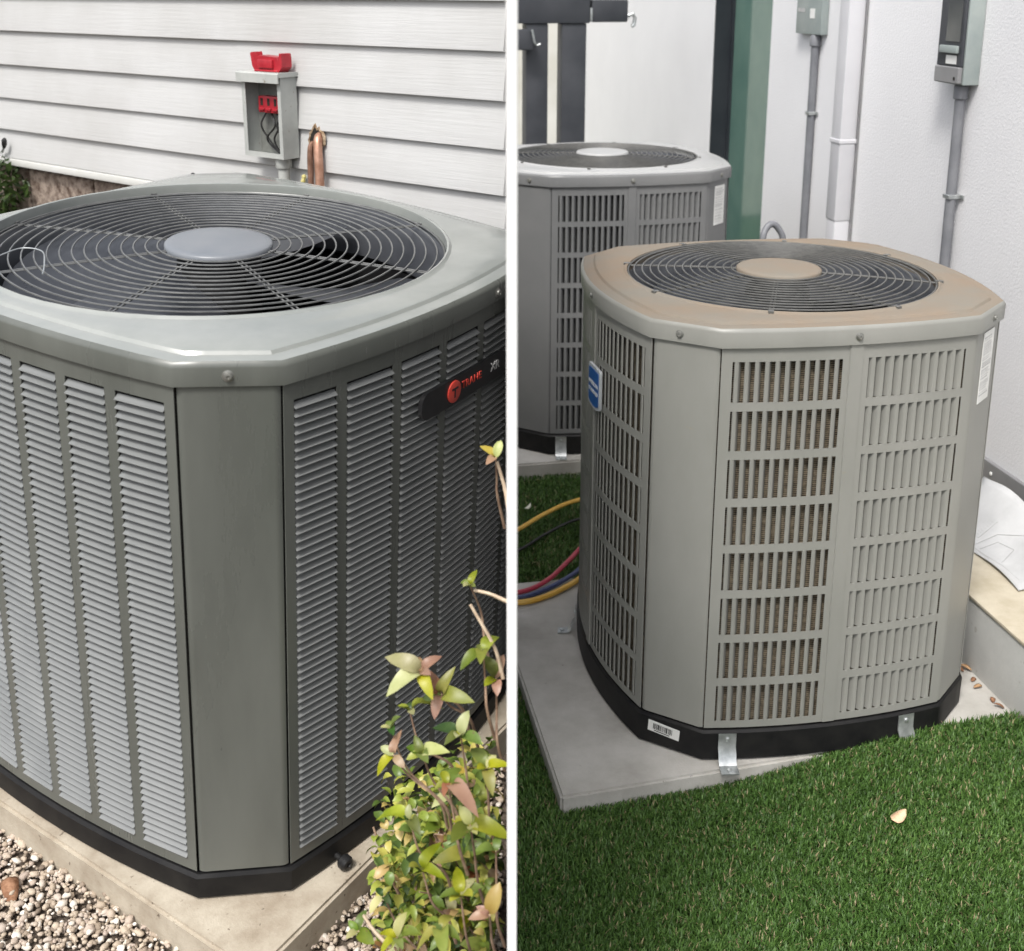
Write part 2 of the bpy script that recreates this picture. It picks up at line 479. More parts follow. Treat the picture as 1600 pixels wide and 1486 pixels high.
# ------------------------------------------------------------------ condenser units
def build_unit(M, label, style, g):
    PX, qy, py, qx, s, s2, H, b, c, rr = [g[k] for k in ('PX', 'qy', 'py', 'qx', 's', 's2', 'H', 'b', 'c', 'ring')]
    Q = [qy, qx, qy, qx]
    paint, capm = g['paint'], g['cap']
    root = thing('condenser_unit', label, 'air conditioner', M)
    def face(fi, u, off=0.0):
        """point and outward normal of side fi (0 left, 1 front, 2 right, 3 back); u runs to the viewer's right"""
        q = Q[fi]; hs, sg = (PX, s) if fi in (0, 2) else ((py, s2) if fi == 1 else (g.get('pb', py), g.get('sb', s2)))
        h = hs + sg * (1 - (u / q) ** 2); sl = -2 * sg * u / q / q
        nl = math.hypot(1, sl)
        # local frame: u along, h outwards
        nu, nh = -sl / nl, 1 / nl
        uu, hh = u + nu * off, h + nh * off
        if fi == 0: return (-hh, -uu), (-nh, -nu)
        if fi == 1: return (uu, -hh), (nu, -nh)
        if fi == 2: return (hh, uu), (nh, nu)
        return (-uu, hh), (-nu, nh)
    def frame(fi, u, z, off=0.0):
        p, n = face(fi, u, off)
        t = (-n[1], n[0])
        return Matrix(((t[0], -n[0], 0, p[0]), (t[1], -n[1], 0, p[1]), (0, 0, 1, z), (0, 0, 0, 1)))
    def outline(off, nf=13, nc=4):
        P = []
        for fi in range(4):
            fs = [face(fi, -Q[fi] + 2 * Q[fi] * k / (nf - 1), off)[0] for k in range(nf)]
            P += fs
            nx = face((fi + 1) % 4, -Q[(fi + 1) % 4], off)[0]
            for k in range(1, nc):
                t = k / nc; P.append((fs[-1][0] * (1 - t) + nx[0] * t, fs[-1][1] * (1 - t) + nx[1] * t))
        return P
    def loft(stations, close_bottom=False, close_top=False):
        mb = MB(); n = len(stations[0])
        for st in stations: mb.v += [tuple(p) for p in st]
        for i in range(len(stations) - 1):
            for k in range(n):
                k2 = (k + 1) % n
                mb.f.append((i * n + k, i * n + k2, (i + 1) * n + k2, (i + 1) * n + k))
        if close_bottom: mb.f.append(tuple(range(n))[::-1])
        if close_top: mb.f.append(tuple((len(stations) - 1) * n + k for k in range(n)))
        return mb
    st = lambda off, z: [(p[0], p[1], z) for p in outline(off)]
    # base pan
    bo = g.get('base_off', .004)
    bp = loft([st(bo - .012, .0015), st(bo, .006), st(bo + .001, b - .010), st(bo - .004, b - .004), st(-.03, b - .004)], True, True).build('base_pan', 'base_black', root)
    # coil behind the panels
    co_ = g.get('coil_off', -.034)
    loft([st(co_, b - .002), st(co_, H - .002)], True, False).build('coil', g['coil'], root)
    loft([st(-.09, b), st(-.09, H - .09)], True, False).build('shade_liner', 'interior_dark', root)  # added dark liner: shade inside the cabinet put into its colour
    # corner posts
    for fi in range(4):
        f2 = (fi + 1) % 4
        A, nA = face(fi, Q[fi]); B, nB = face(f2, -Q[f2])
        A = Vector(A); B = Vector(B); nA = Vector(nA); nB = Vector(nB)
        d = (B - A).normalized(); m = Vector((d.y, -d.x))
        L = (B - A).length
        A2 = A + d * .0022; B2 = B - d * .0022
        rr_ = .011
        inner = [A2 - nA * .02, A2 + m * -.0045, A2 + d * rr_ * .45 + m * -.0012, A2 + d * rr_ + m * .0, B2 - d * rr_, B2 - d * rr_ * .45 + m * -.0012, B2 + m * -.0045, B2 - nB * .02]
        mb = MB(); k = len(inner)
        for z in (b + .001, H + .004):
            mb.v += [(p.x, p.y, z) for p in inner]
        mb.f = [(i, i + 1, k + i + 1, k + i) for i in range(k - 1)]
        cp = mb.build('corner_post', paint, root, sm=50)
    # side panels
    def panel(fi, ub, zb, mask, thk=.0016):
        us = []; cellu = []
        for i in range(len(ub) - 1):
            m = max(1, int(round((ub[i + 1] - ub[i]) / .035)))
            for k in range(m):
                us.append(ub[i] + (ub[i + 1] - ub[i]) * k / m); cellu.append(i)
        us.append(ub[-1])
        nu, nz = len(us), len(zb)
        mb = MB()
        for off in (0, -thk):
            for u in us:
                p, n = face(fi, u, off)
                for z in zb: mb.v.append((p[0], p[1], z))
        idx = lambda lay, i, j: lay * nu * nz + i * nz + j
        solid = lambda i, j: 0 <= i < nu - 1 and 0 <= j < nz - 1 and mask(cellu[i], j)
        for i in range(nu - 1):
            for j in range(nz - 1):
                if not solid(i, j): continue
                mb.f.append((idx(0, i, j), idx(0, i + 1, j), idx(0, i + 1, j + 1), idx(0, i, j + 1)))
                mb.f.append((idx(1, i, j), idx(1, i, j + 1), idx(1, i + 1, j + 1), idx(1, i + 1, j)))
                for di, dj, e in ((-1, 0, ((i, j), (i, j + 1))), (1, 0, ((i + 1, j), (i + 1, j + 1))), (0, -1, ((i, j), (i + 1, j))), (0, 1, ((i, j + 1), (i + 1, j + 1)))):
                    if not solid(i + di, j + dj):
                        (a0, a1), (b0, b1) = e
                        mb.f.append((idx(0, a0, a1), idx(0, b0, b1), idx(1, b0, b1), idx(1, a0, a1)))
        return mb
    loose = MB()            # the slats past the three hundred that show largest
    budget = [g['budget']]
    shared = {}
    def slat_louver(wd):
        """one pressed louver: a thin plate leaning out at its foot with a turned lip"""
        key = round(wd, 4)
        if key in shared: return shared[key]
        h = wd / 2
        prof = [(.0068, .0004), (.0030, -.0026), (-.0016, -.0058), (-.0030, -.0064), (-.0031, -.0074), (-.0018, -.0074), (.0034, -.0036), (.0074, -.0003)]
        mb = MB(); n = len(prof)
        for x in (-h, h): mb.v += [(x, y, z) for y, z in prof]
        for i in range(n):
            j = (i + 1) % n; mb.f.append((i, j, n + j, n + i))
        mb.f.append(tuple(range(n))); mb.f.append(tuple(range(n, 2 * n))[::-1])
        me = mesh('louver_slat', mb.v, mb.f, 50)
        me.materials.append(MATS['slat_grey'])
        shared[key] = (me, mb); return shared[key]
    def bar_vert(h, wd, mirror):
        """one upright grille bar, a plate turned away from the corner"""
        key = ('b', round(h, 4), round(wd, 4), mirror)
        if key in shared: return shared[key]
        w_ = wd / 2
        prof = [(-w_, .0012), (-w_ * .7, -.0012), (w_ * .6, -.0004), (w_ * 1.05, .0020), (w_ + .0068, .0130), (w_ + .0054, .0138), (w_ * .75, .0036), (-w_ * .6, .0022)]
        if mirror: prof = [(-x, y) for x, y in prof][::-1]
        mb = MB(); n = len(prof)
        for z in (-h / 2, h / 2): mb.v += [(x, y, z) for x, y in prof]
        for i in range(n):
            j = (i + 1) % n; mb.f.append((i, j, n + j, n + i))
        mb.f.append(tuple(range(n))); mb.f.append(tuple(range(n, 2 * n))[::-1])
        me = mesh('grille_bar', mb.v, mb.f, 50)
        me.materials.append(MATS[paint])
        shared[key] = (me, mb); return shared[key]
    def place(nm, me_mb, parent, Mx, single):
        me, mb = me_mb
        if single and budget[0] > 0:
            budget[0] -= 1
            mk(nm, me, None, parent, Mx)
        else:
            loose.add([Mx @ Vector(p) for p in mb.v], mb.f)
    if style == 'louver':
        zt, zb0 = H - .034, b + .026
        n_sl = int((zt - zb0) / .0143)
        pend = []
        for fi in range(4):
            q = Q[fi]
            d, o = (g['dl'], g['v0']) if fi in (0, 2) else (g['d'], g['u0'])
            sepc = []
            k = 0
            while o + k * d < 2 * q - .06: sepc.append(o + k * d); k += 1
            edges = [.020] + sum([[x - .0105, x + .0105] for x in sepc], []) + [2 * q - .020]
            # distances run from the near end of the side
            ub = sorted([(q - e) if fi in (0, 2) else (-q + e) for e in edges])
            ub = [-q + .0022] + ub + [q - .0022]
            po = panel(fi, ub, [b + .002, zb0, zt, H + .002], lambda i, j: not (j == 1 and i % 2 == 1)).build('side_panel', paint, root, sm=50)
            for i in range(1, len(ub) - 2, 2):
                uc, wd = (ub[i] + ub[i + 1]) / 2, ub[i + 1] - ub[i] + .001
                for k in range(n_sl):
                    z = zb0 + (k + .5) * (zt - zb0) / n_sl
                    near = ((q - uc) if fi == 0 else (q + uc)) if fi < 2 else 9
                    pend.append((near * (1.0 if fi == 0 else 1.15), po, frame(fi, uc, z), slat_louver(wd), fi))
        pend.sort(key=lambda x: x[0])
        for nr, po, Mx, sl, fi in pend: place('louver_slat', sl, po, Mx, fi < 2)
    else:
        rows, nb = 8, g.get('nb', 11)
        z0, z1 = b + .020, H - .036
        gap = .020
        rh = (z1 - z0 - gap * (rows - 1)) / rows
        zbk = [b + .002]
        for r_ in range(rows):
            zbk += [z0 + r_ * (rh + gap), z0 + r_ * (rh + gap) + rh]
        zbk.append(H + .002)
        pend = []
        for fi in range(4):
            q = Q[fi]; mg, ce = .026, .030
            ub = [-q + .0022, -q + mg, -ce, ce, q - mg, q - .0022]
            po = panel(fi, ub, zbk, lambda i, j: not (i in (1, 3) and j % 2 == 1)).build('side_panel', paint, root, sm=50)
            # raised centre strip
            mb = MB()
            for z in (b + .003, H + .0025):
                for u_, of in ((-.0165, -.0005), (-.0145, .0035), (.0145, .0035), (.0165, -.0005)):
                    p, _ = face(fi, u_, of); mb.v.append((p[0], p[1], z))
            mb.f = [(i, i + 1, 5 + i, 4 + i) for i in range(3)]
            mb.build('centre_strip', paint, po, sm=30)
            for ci, (ua, uz) in enumerate(((-q + mg, -ce), (ce, q - mg))):
                pitch = (uz - ua) / nb
                for r_ in range(rows):
                    zc = z0 + r_ * (rh + gap) + rh / 2
                    for k in range(nb):
                        uc = ua + pitch * (k + .42 if ci == 0 else k + .58)
                        pri = (fi != 1, (ci == 0) if fi == 0 else False, fi > 1)
                        pend.append((pri, po, frame(fi, uc, zc, -.0005), bar_vert(rh + .002, pitch * .46, ci == 1), fi))
        pend.sort(key=lambda x: x[0])
        for pr, po, Mx, sl, fi in pend: place('grille_bar', sl, po, Mx, fi < 2)
    if loose.v:
        me = bpy.data.meshes.new('slats'); me.from_pydata(loose.v, [], loose.f); me.update()
        o = mk('louver_slats_remainder', me, 'slat_grey' if style == 'louver' else paint, root)
        setp(o, kind='stuff')
    # top cap
    def ang_sort(P): return P
    O = outline(0)
    cz = H + c
    circ = lambda r, z: [(r * cos(math.atan2(p[1], p[0])), r * sin(math.atan2(p[1], p[0])), z) for p in O]
    def mixst(off, z, rmin, z2=None):
        out = []
        for p in outline(off):
            r = math.hypot(*p)
            if r < rmin: p = (p[0] * rmin / r, p[1] * rmin / r)
            out.append((p[0], p[1], z))
        return out
    def blend(off, t, rc, z):
        out = []
        for p in outline(off):
            r = math.hypot(*p); k = (r * (1 - t) + max(rc, 0) * t) / r if r > rc else rc / r
            out.append((p[0] * k, p[1] * k, z))
        return out
    ov = g.get('over', .006)
    R0 = rr
    skirt = loft([st(ov - .004, H - .003), st(ov, H - .003), st(ov + .001, cz - .010), st(ov - .001, cz - .0045), st(ov - .0055, cz - .001)])
    sk = skirt.build('top_cap', capm, root, sm=40)
    e = .010
    tops = [st(ov - .0056, cz - .001), st(ov - .012, cz), mixst(-.024, cz + .0005, R0 + e + .008), mixst(-.0285, cz + .0055, R0 + e + .006), mixst(-.033, cz + .0068, R0 + e + .004),
            blend(-.031, .55, R0 + e + .003, cz + .0075), blend(-.031, .93, R0 + e + .002, cz + .0075), circ(R0 + e, cz + .0085), circ(R0 + e * .45, cz + .0125), circ(R0 + .001, cz + .0115), circ(R0, cz + .006), circ(R0, cz - .012), circ(R0 - .012, cz - .03), circ(R0 - .012, cz - .12), circ(R0 + .0, cz - .13)]
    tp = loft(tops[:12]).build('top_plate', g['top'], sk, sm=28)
    loft(tops[11:]).build('orifice_ring', 'shroud_grey', sk, sm=40)
    # screws in the skirt
    for fi, u in g['screws']:
        if fi >= 10:                                # on a chamfer
            f1 = fi - 10; A, nA = face(f1, Q[f1], ov); B, nB = face((f1 + 1) % 4, -Q[(f1 + 1) % 4], ov)
            t = u; p = (A[0] * (1 - t) + B[0] * t, A[1] * (1 - t) + B[1] * t)
            n = Vector((nA[0] + nB[0], nA[1] + nB[1])).normalized()
            tt = (-n[1], n[0])
            Mx = Matrix(((tt[0], -n[0], 0, p[0]), (tt[1], -n[1], 0, p[1]), (0, 0, 1, H + c * .38), (0, 0, 0, 1)))
        else: Mx = frame(fi, u, H + c * .38, ov)
        mb = MB(); mb.lathe([(.0095, .0005), (.0095, -.0008), (.0062, -.0022), (.0060, -.0052), (.0030, -.0060), (.0026, -.0048), (.001, -.0046)], 12, ax='y')
        mb.build('cap_screw', 'screw_grey', sk, Mx)
    # fan guard
    hub_r = g['hub']; dome = g['dome']; nr = g['rings']
    zg = lambda r: cz + g.get('gz', .010) + dome * (1 - (r / R0) ** 2)
    fg = MB().tube([((R0 - .003) * cos(A), (R0 - .003) * sin(A), zg(R0) - .002) for A in [2 * pi * k / 96 for k in range(97)]], g['wire'] * 1.25, 6, False).build('fan_guard', g['wirem'], root, sm=60)
    for k in range(nr):
        r = hub_r + .012 + (R0 - .018 - hub_r - .012) * k / (nr - 1)
        mb = MB(); n = 72
        mb.tube([(r * cos(2 * pi * i / n), r * sin(2 * pi * i / n), zg(r)) for i in range(n + 1)], g['wire'], 5, False)
        mb.build('guard_ring', g['wirem'], fg, sm=60)
    for k in range(8):
        A = radians(g['spoke0'] + 45 * k)
        mb = MB()
        for sg in (-1, 1):
            pts = []
            for i in range(7):
                r = hub_r * .8 + (R0 + .012 - hub_r * .8) * i / 6
                x, y = r * cos(A) - sg * .004 * sin(A), r * sin(A) + sg * .004 * cos(A)
                pts.append((x, y, zg(min(r, R0)) - g['wire'] * 1.7))
            mb.tube(pts, g['wire'] * .9, 5)
        # clip at the rim
        ca, sa = cos(A), sin(A)
        q = [((R0 + .006) * ca - v * sa + u_ * ca, (R0 + .006) * sa + v * ca + u_ * sa, zg(R0) + zz) for zz in (-.003, .003) for u_, v in ((-.010, -.006), (.007, -.006), (.007, .006), (-.010, .006))]
        mb.add(q, [(0, 3, 2, 1), (4, 5, 6, 7), (0, 1, 5, 4), (1, 2, 6, 5), (2, 3, 7, 6), (3, 0, 4, 7)])
        mb.build('guard_spoke', g['wirem'], fg, sm=60)
    zh = zg(hub_r)
    MB().lathe([(hub_r - .006, zh - .010), (hub_r, zh - .006), (hub_r, zh + .002), (hub_r - .004, zh + .0055), (hub_r - .016, zh + .007), (.02, zh + .0085), (.004, zh + .0085)], 48).build('hub_disc', g['hubm'], fg, sm=50)
    # fan
    zf = cz - .085
    fan = MB().lathe([(.075, zf - .16), (.08, zf - .15), (.08, zf + .055), (.072, zf + .065), (.02, zf + .068)], 28).build('fan_motor', 'interior_dark', root, sm=40)
    nb_ = g['blades']
    for k in range(nb_):
        A0 = radians(g['blade0']) + 2 * pi * k / nb_
        mb = MB(); nu_, nv_ = 9, 6
        sweep = 2 * pi / nb_ * .80
        for j in range(nv_ + 1):
            r = .06 + (R0 - .035 - .06) * j / nv_
            for i in range(nu_ + 1):
                t = i / nu_
                A = A0 + sweep * (t - .5) * (1.05 - .25 * (j / nv_ - .5)) + .25 * (j / nv_)
                mb.v.append((r * cos(A), r * sin(A), zf + (.5 - t) * .085 + .012 * math.sin(pi * t)))
        for j in range(nv_):
            for i in range(nu_):
                a_ = j * (nu_ + 1) + i; mb.f.append((a_, a_ + 1, a_ + nu_ + 2, a_ + nu_ + 1))
        mb.build('fan_blade', 'fan_blade', fan, sm=60)
    return root, frame, face, Q

LU = dict(pb=.466, sb=.008, PX=.462, qy=.3795, py=.4954, qx=.3594, s=.034, s2=.040, H=.9678, b=.0579, c=.0365, ring=.437, u0=.1112, d=.1228, v0=.1219, dl=.1016,
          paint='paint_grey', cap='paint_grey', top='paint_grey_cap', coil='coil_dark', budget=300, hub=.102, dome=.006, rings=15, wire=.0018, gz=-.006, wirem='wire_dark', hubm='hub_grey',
          spoke0=-70.5, blades=4, blade0=20, screws=[(10, .5), (1, .165), (0, -.05), (2, .0), (3, 0)], over=.006)
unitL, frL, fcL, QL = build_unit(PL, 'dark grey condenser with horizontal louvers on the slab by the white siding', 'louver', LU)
RU = dict(PX=.42, qy=.3126, py=.4158, qx=.2994, s=.0516, s2=.0262, H=1.024, b=.0855, c=.0408, ring=.378, paint='paint_taupe', cap='paint_taupe', top='dust', coil='coil_brown', coil_off=-.0185,
          budget=300, hub=.105, dome=.010, rings=13, wire=.0022, wirem='wire_light', hubm='dust', spoke0=-25, blades=3, blade0=0,
          screws=[(10, .42), (1, .0), (11, .55), (0, 0), (2, 0)], over=.008)
unitR, frR, fcR, QR = build_unit(PR, 'taupe condenser with a dusty brown top on the slab in front of the turf', 'slot', RU)
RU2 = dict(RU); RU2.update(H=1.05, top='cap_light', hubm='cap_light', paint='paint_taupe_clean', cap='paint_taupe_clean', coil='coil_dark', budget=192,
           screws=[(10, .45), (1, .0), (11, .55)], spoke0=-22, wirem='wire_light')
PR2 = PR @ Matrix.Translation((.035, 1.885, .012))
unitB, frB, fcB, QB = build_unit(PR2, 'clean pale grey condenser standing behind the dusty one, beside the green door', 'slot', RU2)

# --- badge of the louvered unit: black bar, red disc, red and silver lettering
def rounded_bar(x0, x1, z0, z1, r, y0, y1, n=6):
    P = []
    for cx, cz_, a0 in ((x1 - r, z0 + r, -90), (x1 - r, z1 - r, 0), (x0 + r, z1 - r, 90), (x0 + r, z0 + r, 180)):
        for k in range(n + 1):
            A = radians(a0 + 90 * k / n); P.append((cx + r * cos(A), cz_ + r * sin(A)))
    return MB().prism(P, y0, y1)
Mb = frL(1, .075, .838, .004)
bd = rounded_bar(-.155, .128, -.025, .025, .021, -.004, .004).build('badge', 'badge_black', unitL, Mb)
em = MB().lathe([(.0205, -.0040), (.0205, -.0062), (.019, -.0068), (.001, -.0068)], 28, ax='y').build('emblem', 'badge_red', bd, Matrix.Translation((-.055, 0, 0)))
MB().prism([(-.010, .004), (-.010, .008), (.010, .008), (.010, .004), (.002, .004), (.002, -.011), (-.002, -.011), (-.002, .004)], -.0073, -.0066).build('emblem_letter', 'badge_black', bd, Matrix.Translation((-.055, 0, 0)))
mk('lettering', text_mesh('TRANE', .020, .0008, 1.1), 'badge_red', bd, Matrix.Translation((.004, -.0048, .002)))
mk('lettering', text_mesh('XR', .024, .0008), 'grey_print', bd, Matrix.Translation((.086, -.0048, .003)))
# bolt with a black rubber knob at the foot of the unit
MB().lathe([(.006, .0), (.006, -.014), (.011, -.015), (.0140, -.019), (.0140, -.028), (.010, -.033), (.0045, -.034), (.0035, -.031)], 16, ax='y').build('foot_knob', 'rubber', unitL, frL(1, -.262, .016, .004))

o = MB().tube(bezier([(-.335, .215, 1.009), (-.275, .222, 1.012), (-.265, .175, 1.014), (-.305, .115, 1.012), (-.337, .078, 1.008)], 6), .0014, 8).build('wire_loop', 'zinc', None, PL)
setp(o, 'small white wire loop lying on the fan guard at the left edge', 'wire')
# --- parts of the dusty unit
Ms = frR(0, .034, .812, .006)
sh = [(-.047, .050), (-.042, .055), (.042, .055), (.047, .050), (.047, -.040), (.044, -.046), (.025, -.052), (.0, -.054), (-.025, -.052), (-.044, -.046), (-.047, -.040)]
bs = MB().prism(sh, -.003, .004).build('badge', 'badge_silver', unitR, Ms)
MB().prism([(x * .86, z * .86) for x, z in sh], -.0042, -.0028).build('badge_field', 'badge_blue', bs)
mk('lettering', text_mesh('AMERICAN', .0155, .0004), 'white_print', bs, Matrix.Translation((0, -.0045, .010)))
mk('lettering', text_mesh('STANDARD', .0145, .0004), 'white_print', bs, Matrix.Translation((0, -.0045, -.010)))
def chamfer_frame(fc, Q, f1, t, z, off):
    A, nA = fc(f1, Q[f1]); B, nB = fc((f1 + 1) % 4, -Q[(f1 + 1) % 4])
    d = Vector((B[0] - A[0], B[1] - A[1])).normalized(); n = Vector((d.y, -d.x))
    p = Vector(A) * (1 - t) + Vector(B) * t + n * off
    return Matrix(((d.x, -n.x, 0, p.x), (d.y, -n.y, 0, p.y), (0, 0, 1, z), (0, 0, 0, 1)))
# barcode sticker on the black base
bo_ = chamfer_frame(fcR, QR, 0, .40, .052, .0062) @ Matrix.Rotation(radians(4), 4, 'Y')
stk = MB().box(-.040, .040, -.0008, .0008, -.014, .014).build('barcode_sticker', 'white_print', unitR, bo_)
mb = MB(); x = -.027
while x < .022:
    wd = R.choice((.0012, .0020, .0034)); mb.box(x, x + wd, -.0014, -.0007, -.006, .009); x += wd + R.choice((.0012, .002))
mb.box(-.024, .016, -.0014, -.0007, -.0105, -.0085)
mb.build('barcode', 'black_print', stk)
def rating_label(root, Mx, w_, h_):
    lb = MB().box(-w_, w_, -.0006, .0006, -h_, h_).build('rating_label', 'white_print', root, Mx)
    mb = MB(); z = h_ * .86
    while z > -h_ * .85:
        hh = R.choice((.0014, .002, .003)); l = w_ * R.uniform(.3, .85)
        x0 = -w_ * .85
        while x0 < l:
            x1 = min(l, x0 + R.uniform(.004, .016)); mb.box(x0, x1, -.0011, -.0005, z - hh, z); x0 = x1 + .003
        z -= hh + R.choice((.0022, .0035, .006))
    mb.build('label_print', 'grey_print', lb)
rating_label(unitR, chamfer_frame(fcR, QR, 1, .52, .925, .0012), .036, .085)
rating_label(unitB, chamfer_frame(fcB, QB, 1, .56, .95, .0012), .036, .075)

# ------------------------------------------------------------------ left place
# slab
def slab(name, label, x0, x1, y0, y1, th, M, mat, bev=.006):
    bm = bmesh.new(); bmesh.ops.create_cube(bm, size=1)
    for q in bm.verts: q.co = Vector(((x0 + x1) / 2 + q.co.x * (x1 - x0), (y0 + y1) / 2 + q.co.y * (y1 - y0), -th / 2 + q.co.z * th))
    bmesh.ops.bevel(bm, geom=list(bm.edges), offset=bev, segments=2, affect='EDGES')
    bmesh.ops.triangulate(bm, faces=[f for f in bm.faces if len(f.verts) > 4])
    me = bpy.data.meshes.new(name); bm.to_mesh(me); bm.free(); smooth(me, 40)
    return setp(mk(name, me, mat, None, M), label, 'concrete slab')
# its edges are cut where the partition stands
slab('concrete_slab', 'tan concrete pad under the louvered condenser, gravel around it', -.518, .70, -.566, .62, .09, PL, 'slab_warm')
so_ = slab('concrete_slab', 'grey concrete pad under the dusty condenser, turf along its front edge', -.655, .60, -.486, .512, .075, PR, 'slab_cool')
for q in so_.data.vertices:
    if q.co.y < -.2: q.co.y += (q.co.x + .655) * .066
slab('concrete_slab', 'pale concrete pad under the clean condenser at the back', -.66, .60, -.49, .55, .075, PR2 @ Matrix.Translation((0, 0, 0)), 'slab_cool')

# house wall with siding boards
UL, UR = -6.2, -1.772
hwall = thing('house_wall', 'house wall of white horizontal vinyl siding above a brown block foundation', 'wall', PW)
MB().box(UL, UR, .03, .16, 1.20, 2.03).build('wall_sheathing', 'trim_white', hwall)
butts = [1.231, 1.333, 1.4447, 1.561, 1.677, 1.793, 1.909, 2.025]
def board(u0, u1, z0, z1, lift=0.0):
    h = z1 - z0
    prof = [(-.0135 - lift, z0), (-.0150 - lift, z0 + .0015), (-.0150 - lift, z0 + .006), (-.0062 - lift, z0 + h * .60), (-.0012 - lift, z1 + .006), (.012, z1 + .006), (.012, z0 + .004), (-.006, z0)]
    mb = MB(); n = len(prof)
    for u in (u0, u1): mb.v += [(u, y, z) for y, z in prof]
    for i in range(n):
        j = (i + 1) % n; mb.f.append((i, j, n + j, n + i))
    mb.f.append(tuple(range(n))); mb.f.append(tuple(range(n, 2 * n))[::-1])
    return mb
for i in range(len(butts) - 1):
    z0, z1 = butts[i], butts[i + 1]
    cut = {3: -2.735, 1: -4.9, 6: -3.2}.get(i)
    segs = [(UL, UR)] if cut is None else [(UL, cut), (cut - .02, UR)]
    for k, (u0, u1) in enumerate(segs):
        board(u0, u1, z0, z1, .0016 if k else 0).build('siding_board', 'siding', hwall, sm=30)
MB().bbox(UL, UR, -.021, .02, 1.205, 1.2295, .005).build('starter_strip', 'trim_white', hwall)
# foundation blocks
MB().box(UL, UR, .034, .20, -.1, 1.2).build('foundation_wall', 'mortar', hwall)
bl = []
for r_ in range(7):
    z1 = 1.19 - r_ * .2
    off = -3.585 + (.2 if r_ % 2 else 0)
    k0 = int((UL - off) / .4) - 1
    for k in range(k0, k0 + 15):
        u0, u1 = off + k * .4 + .005, off + (k + 1) * .4 - .005
        u0, u1 = max(u0, UL), min(u1, UR)
        if u1 - u0 < .03: continue
        MB().bbox(u0, u1, .020 + R.uniform(-.002, .002), .05, z1 - .19, z1, .006, 1).build('foundation_block', 'foundation', hwall)
# pipe hole in the siding
hole = MB(); n = 26
ringp = [(.030 + R.uniform(-.006, .007)) * 1.0 for k in range(n)]
for rad, y in ((.90, -.0165), (1.06, -.0185), (1.20, -.0135)):
    for k in range(n):
        A = 2 * pi * k / n; rr_ = ringp[k] * rad
        hole.v.append((-2.425 + rr_ * cos(A) * .85, y, 1.418 + rr_ * sin(A) * 1.15))
for l in range(2):
    for k in range(n): hole.f.append((l * n + k, l * n + (k + 1) % n, (l + 1) * n + (k + 1) % n, (l + 1) * n + k))
hole.build('hole_sealant', 'sealant', hwall)
hb = MB().add([(-2.425 + ringp[k] * 1.02 * cos(2 * pi * k / n) * .85, -.0155, 1.418 + ringp[k] * 1.02 * sin(2 * pi * k / n) * 1.15) for k in range(n)], [tuple(range(n))])
hb.build('pipe_hole_shade', 'hole_shade', hwall)  # flat dark disc, shade inside the hole put into its colour
# copper line set
MB().tube(bezier([(-2.418, .03, 1.430), (-2.416, -.012, 1.430), (-2.406, -.030, 1.405), (-2.398, -.036, 1.34), (-2.392, -.042, 1.24), (-2.385, -.055, 1.0), (-2.38, -.10, .75)], 8), .0125, 12).build('suction_pipe', 'copper', None, PW)
setp(bpy.data.objects['suction_pipe'], 'bright thick copper pipe coming out of the siding hole', 'pipe')
o = MB().tube(bezier([(-2.440, .03, 1.410), (-2.442, -.014, 1.408), (-2.442, -.026, 1.38), (-2.440, -.030, 1.28), (-2.435, -.04, 1.05), (-2.43, -.08, .8)], 8), .0085, 10).build('liquid_pipe', 'copper_dull', None, PW)
setp(o, 'thin dull copper pipe left of the bright one at the siding hole', 'pipe')
# disconnect box
ub0, ub1, zb0, zb1, dp = -2.658, -2.497, 1.365, 1.588, .058
MBX = PW
dbox = thing('disconnect_box', 'open grey electrical disconnect box on the white siding', 'electrical box', PW)
fw = -.016
th_ = .003
mb = MB()
mb.box(ub0, ub1, fw - .002, fw, zb0, zb1)
mb.box(ub0, ub0 + th_, fw - dp, fw - .002, zb0, zb1); mb.box(ub1 - th_, ub1, fw - dp, fw - .002, zb0, zb1)
mb.box(ub0 + th_, ub1 - th_, fw - dp, fw - .002, zb0, zb0 + th_)
mb.build('box_body', 'box_grey', dbox)
mb = MB(); mb.box(ub0 + th_, ub0 + .014, fw - dp + .0005, fw - dp + .0025, zb0 + th_, zb1 - .012); mb.box(ub1 - .014, ub1 - th_, fw - dp + .0005, fw - dp + .0025, zb0 + th_, zb1 - .012)
mb.box(ub0 + .014, ub1 - .014, fw - dp + .0005, fw - dp + .0025, zb0 + th_, zb0 + .014)
mb.build('front_flange', 'box_grey', dbox)
hd = MB().prism([(-fw - .002 + 0, 0), (-fw - .002 + 0, .012), (dp - .0 - fw + .010, .012), (dp - fw + .014, .008), (dp - fw + .014, -.016), (dp - fw + .010, -.016), (dp - fw + .010, .0)], ub0 - .006, ub1 + .006)
hd.v = [(y, -x, z + zb1) for x, y, z in hd.v]
hd.build('hood', 'box_grey', dbox)
MB().box(ub0 + .006, ub1 - .006, fw - .004, fw - .0022, zb0 + .006, zb1 - .006).build('back_liner', 'box_inside', dbox)
